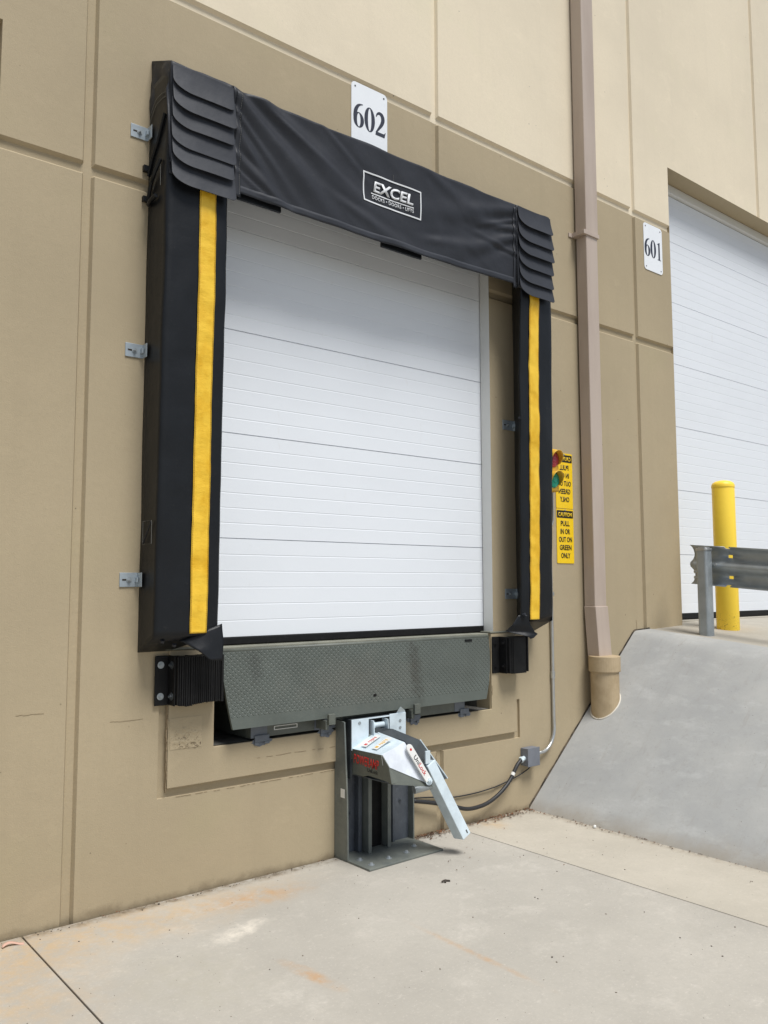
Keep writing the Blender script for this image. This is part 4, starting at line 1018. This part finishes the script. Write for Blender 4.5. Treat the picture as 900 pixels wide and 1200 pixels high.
link_mesh('rail_beam', bm, M_galv, gr, smooth=True, solid=.004)
for dz, y in ((-.10, -.305), (-.055, -.305), (-.003, -.475)):
    bm = bmesh.new(); hexbolt(bm, (6.060, y, 1.652+dz), (-1, 0, 0), .008, .006); link_mesh('bolt', bm, M_conduit, gr)

# ------------------------------------------------------------ litter
rl = random.Random(11)
bm = bmesh.new()
def leaf(x, y, s):
    a = rl.uniform(0, 6.28); k = 5; c = Vector((x, y, .004+s*.25)); d = Vector((math.cos(a), math.sin(a), rl.uniform(-.4, .4))); e = Vector((-math.sin(a), math.cos(a), rl.uniform(-.5, .5)))
    v = [bm.verts.new(c+d*s), bm.verts.new(c+e*s*.45+Vector((0, 0, s*.2))), bm.verts.new(c-d*s), bm.verts.new(c-e*s*.45+Vector((0, 0, s*.2)))]
    bm.faces.new((v[0], v[1], v[2])); bm.faces.new((v[0], v[2], v[3]))
for k in range(380):
    x = rl.gauss(4.15, .2) if k < 190 else rl.gauss(3.50, .10)
    if x > 4.40: x = 4.40-rl.random()*.05
    y = -abs(rl.gauss(0, .045))-.006
    leaf(x, y, rl.uniform(.003, .013))
for k in range(150):
    y = -abs(rl.gauss(0, 1.1)); leaf(4.40-abs(rl.gauss(0, .03)), y, rl.uniform(.002, .010))
for k in range(120): leaf(rl.uniform(-.5, 4.3), -.008-abs(rl.gauss(0, .02)), rl.uniform(.002, .008))
for k in range(40): leaf(rl.uniform(3.0, 4.35), -rl.uniform(0, .9), rl.uniform(.002, .008))
tag(link_mesh('dead_leaves', bm, M_leaf), 'brown dead leaf scraps gathered along the foot of the wall and the slope', 'leaf litter', kind='stuff')
bm = bmesh.new()
for k in range(340):
    if k < 170: x, y = rl.uniform(.2, 4.4), -rl.uniform(.02, 2.6)
    else: x, y = rl.uniform(-.5, 4.4), -abs(rl.gauss(0, .03))-.004
    s = rl.uniform(.0010, .0036)*(1.8 if rl.random() < .08 else 1)
    M4 = Matrix.Translation((x, y, s*.4)) @ Matrix.Rotation(rl.uniform(0, 6.28), 4, 'Z') @ Matrix.Diagonal((s*rl.uniform(.8, 1.6), s, s*.7, 1))
    bmesh.ops.create_icosphere(bm, subdivisions=1, radius=1, matrix=M4)
tag(link_mesh('grit', bm, M_peb), 'scattered dark grit and pebbles on the concrete pavement', 'grit', kind='stuff')
bm = bmesh.new(); grid(bm, lambda u, v: Vector((1.055+.085*u, -.085+.016*(v-.5)+.01*math.sin(u*4), .006+.006*math.sin(u*5)+.004*v)), 14, 3)
tag(link_mesh('paper_scrap', bm, M_paper, smooth=True, solid=.0015), 'small pinkish paper scrap lying at the foot of the wall', 'litter')
bm = bmesh.new(); tube(bm, spline([(2.985, -.672, .005), (3.0, -.68, .012), (3.018, -.676, .006), (3.03, -.688, .005)]), .0045, 6); tube(bm, spline([(2.995, -.69, .005), (3.006, -.68, .010), (3.012, -.668, .005)]), .004, 6)
tag(link_mesh('twig', bm, M_peb), 'small dark twig on the pavement before the restraint', 'twig')
bm = bmesh.new(); bmesh.ops.create_icosphere(bm, subdivisions=2, radius=.011, matrix=Matrix.Translation((4.37, -.57, .009)))
for v_2 in bm.verts: v_2.co += Vector((noise.noise(v_2.co*90), noise.noise(v_2.co*80+Vector((5, 0, 0))), 0))*.004
tag(link_mesh('stone', bm, M_sticker), 'white pebble at the foot of the grey slope', 'stone')
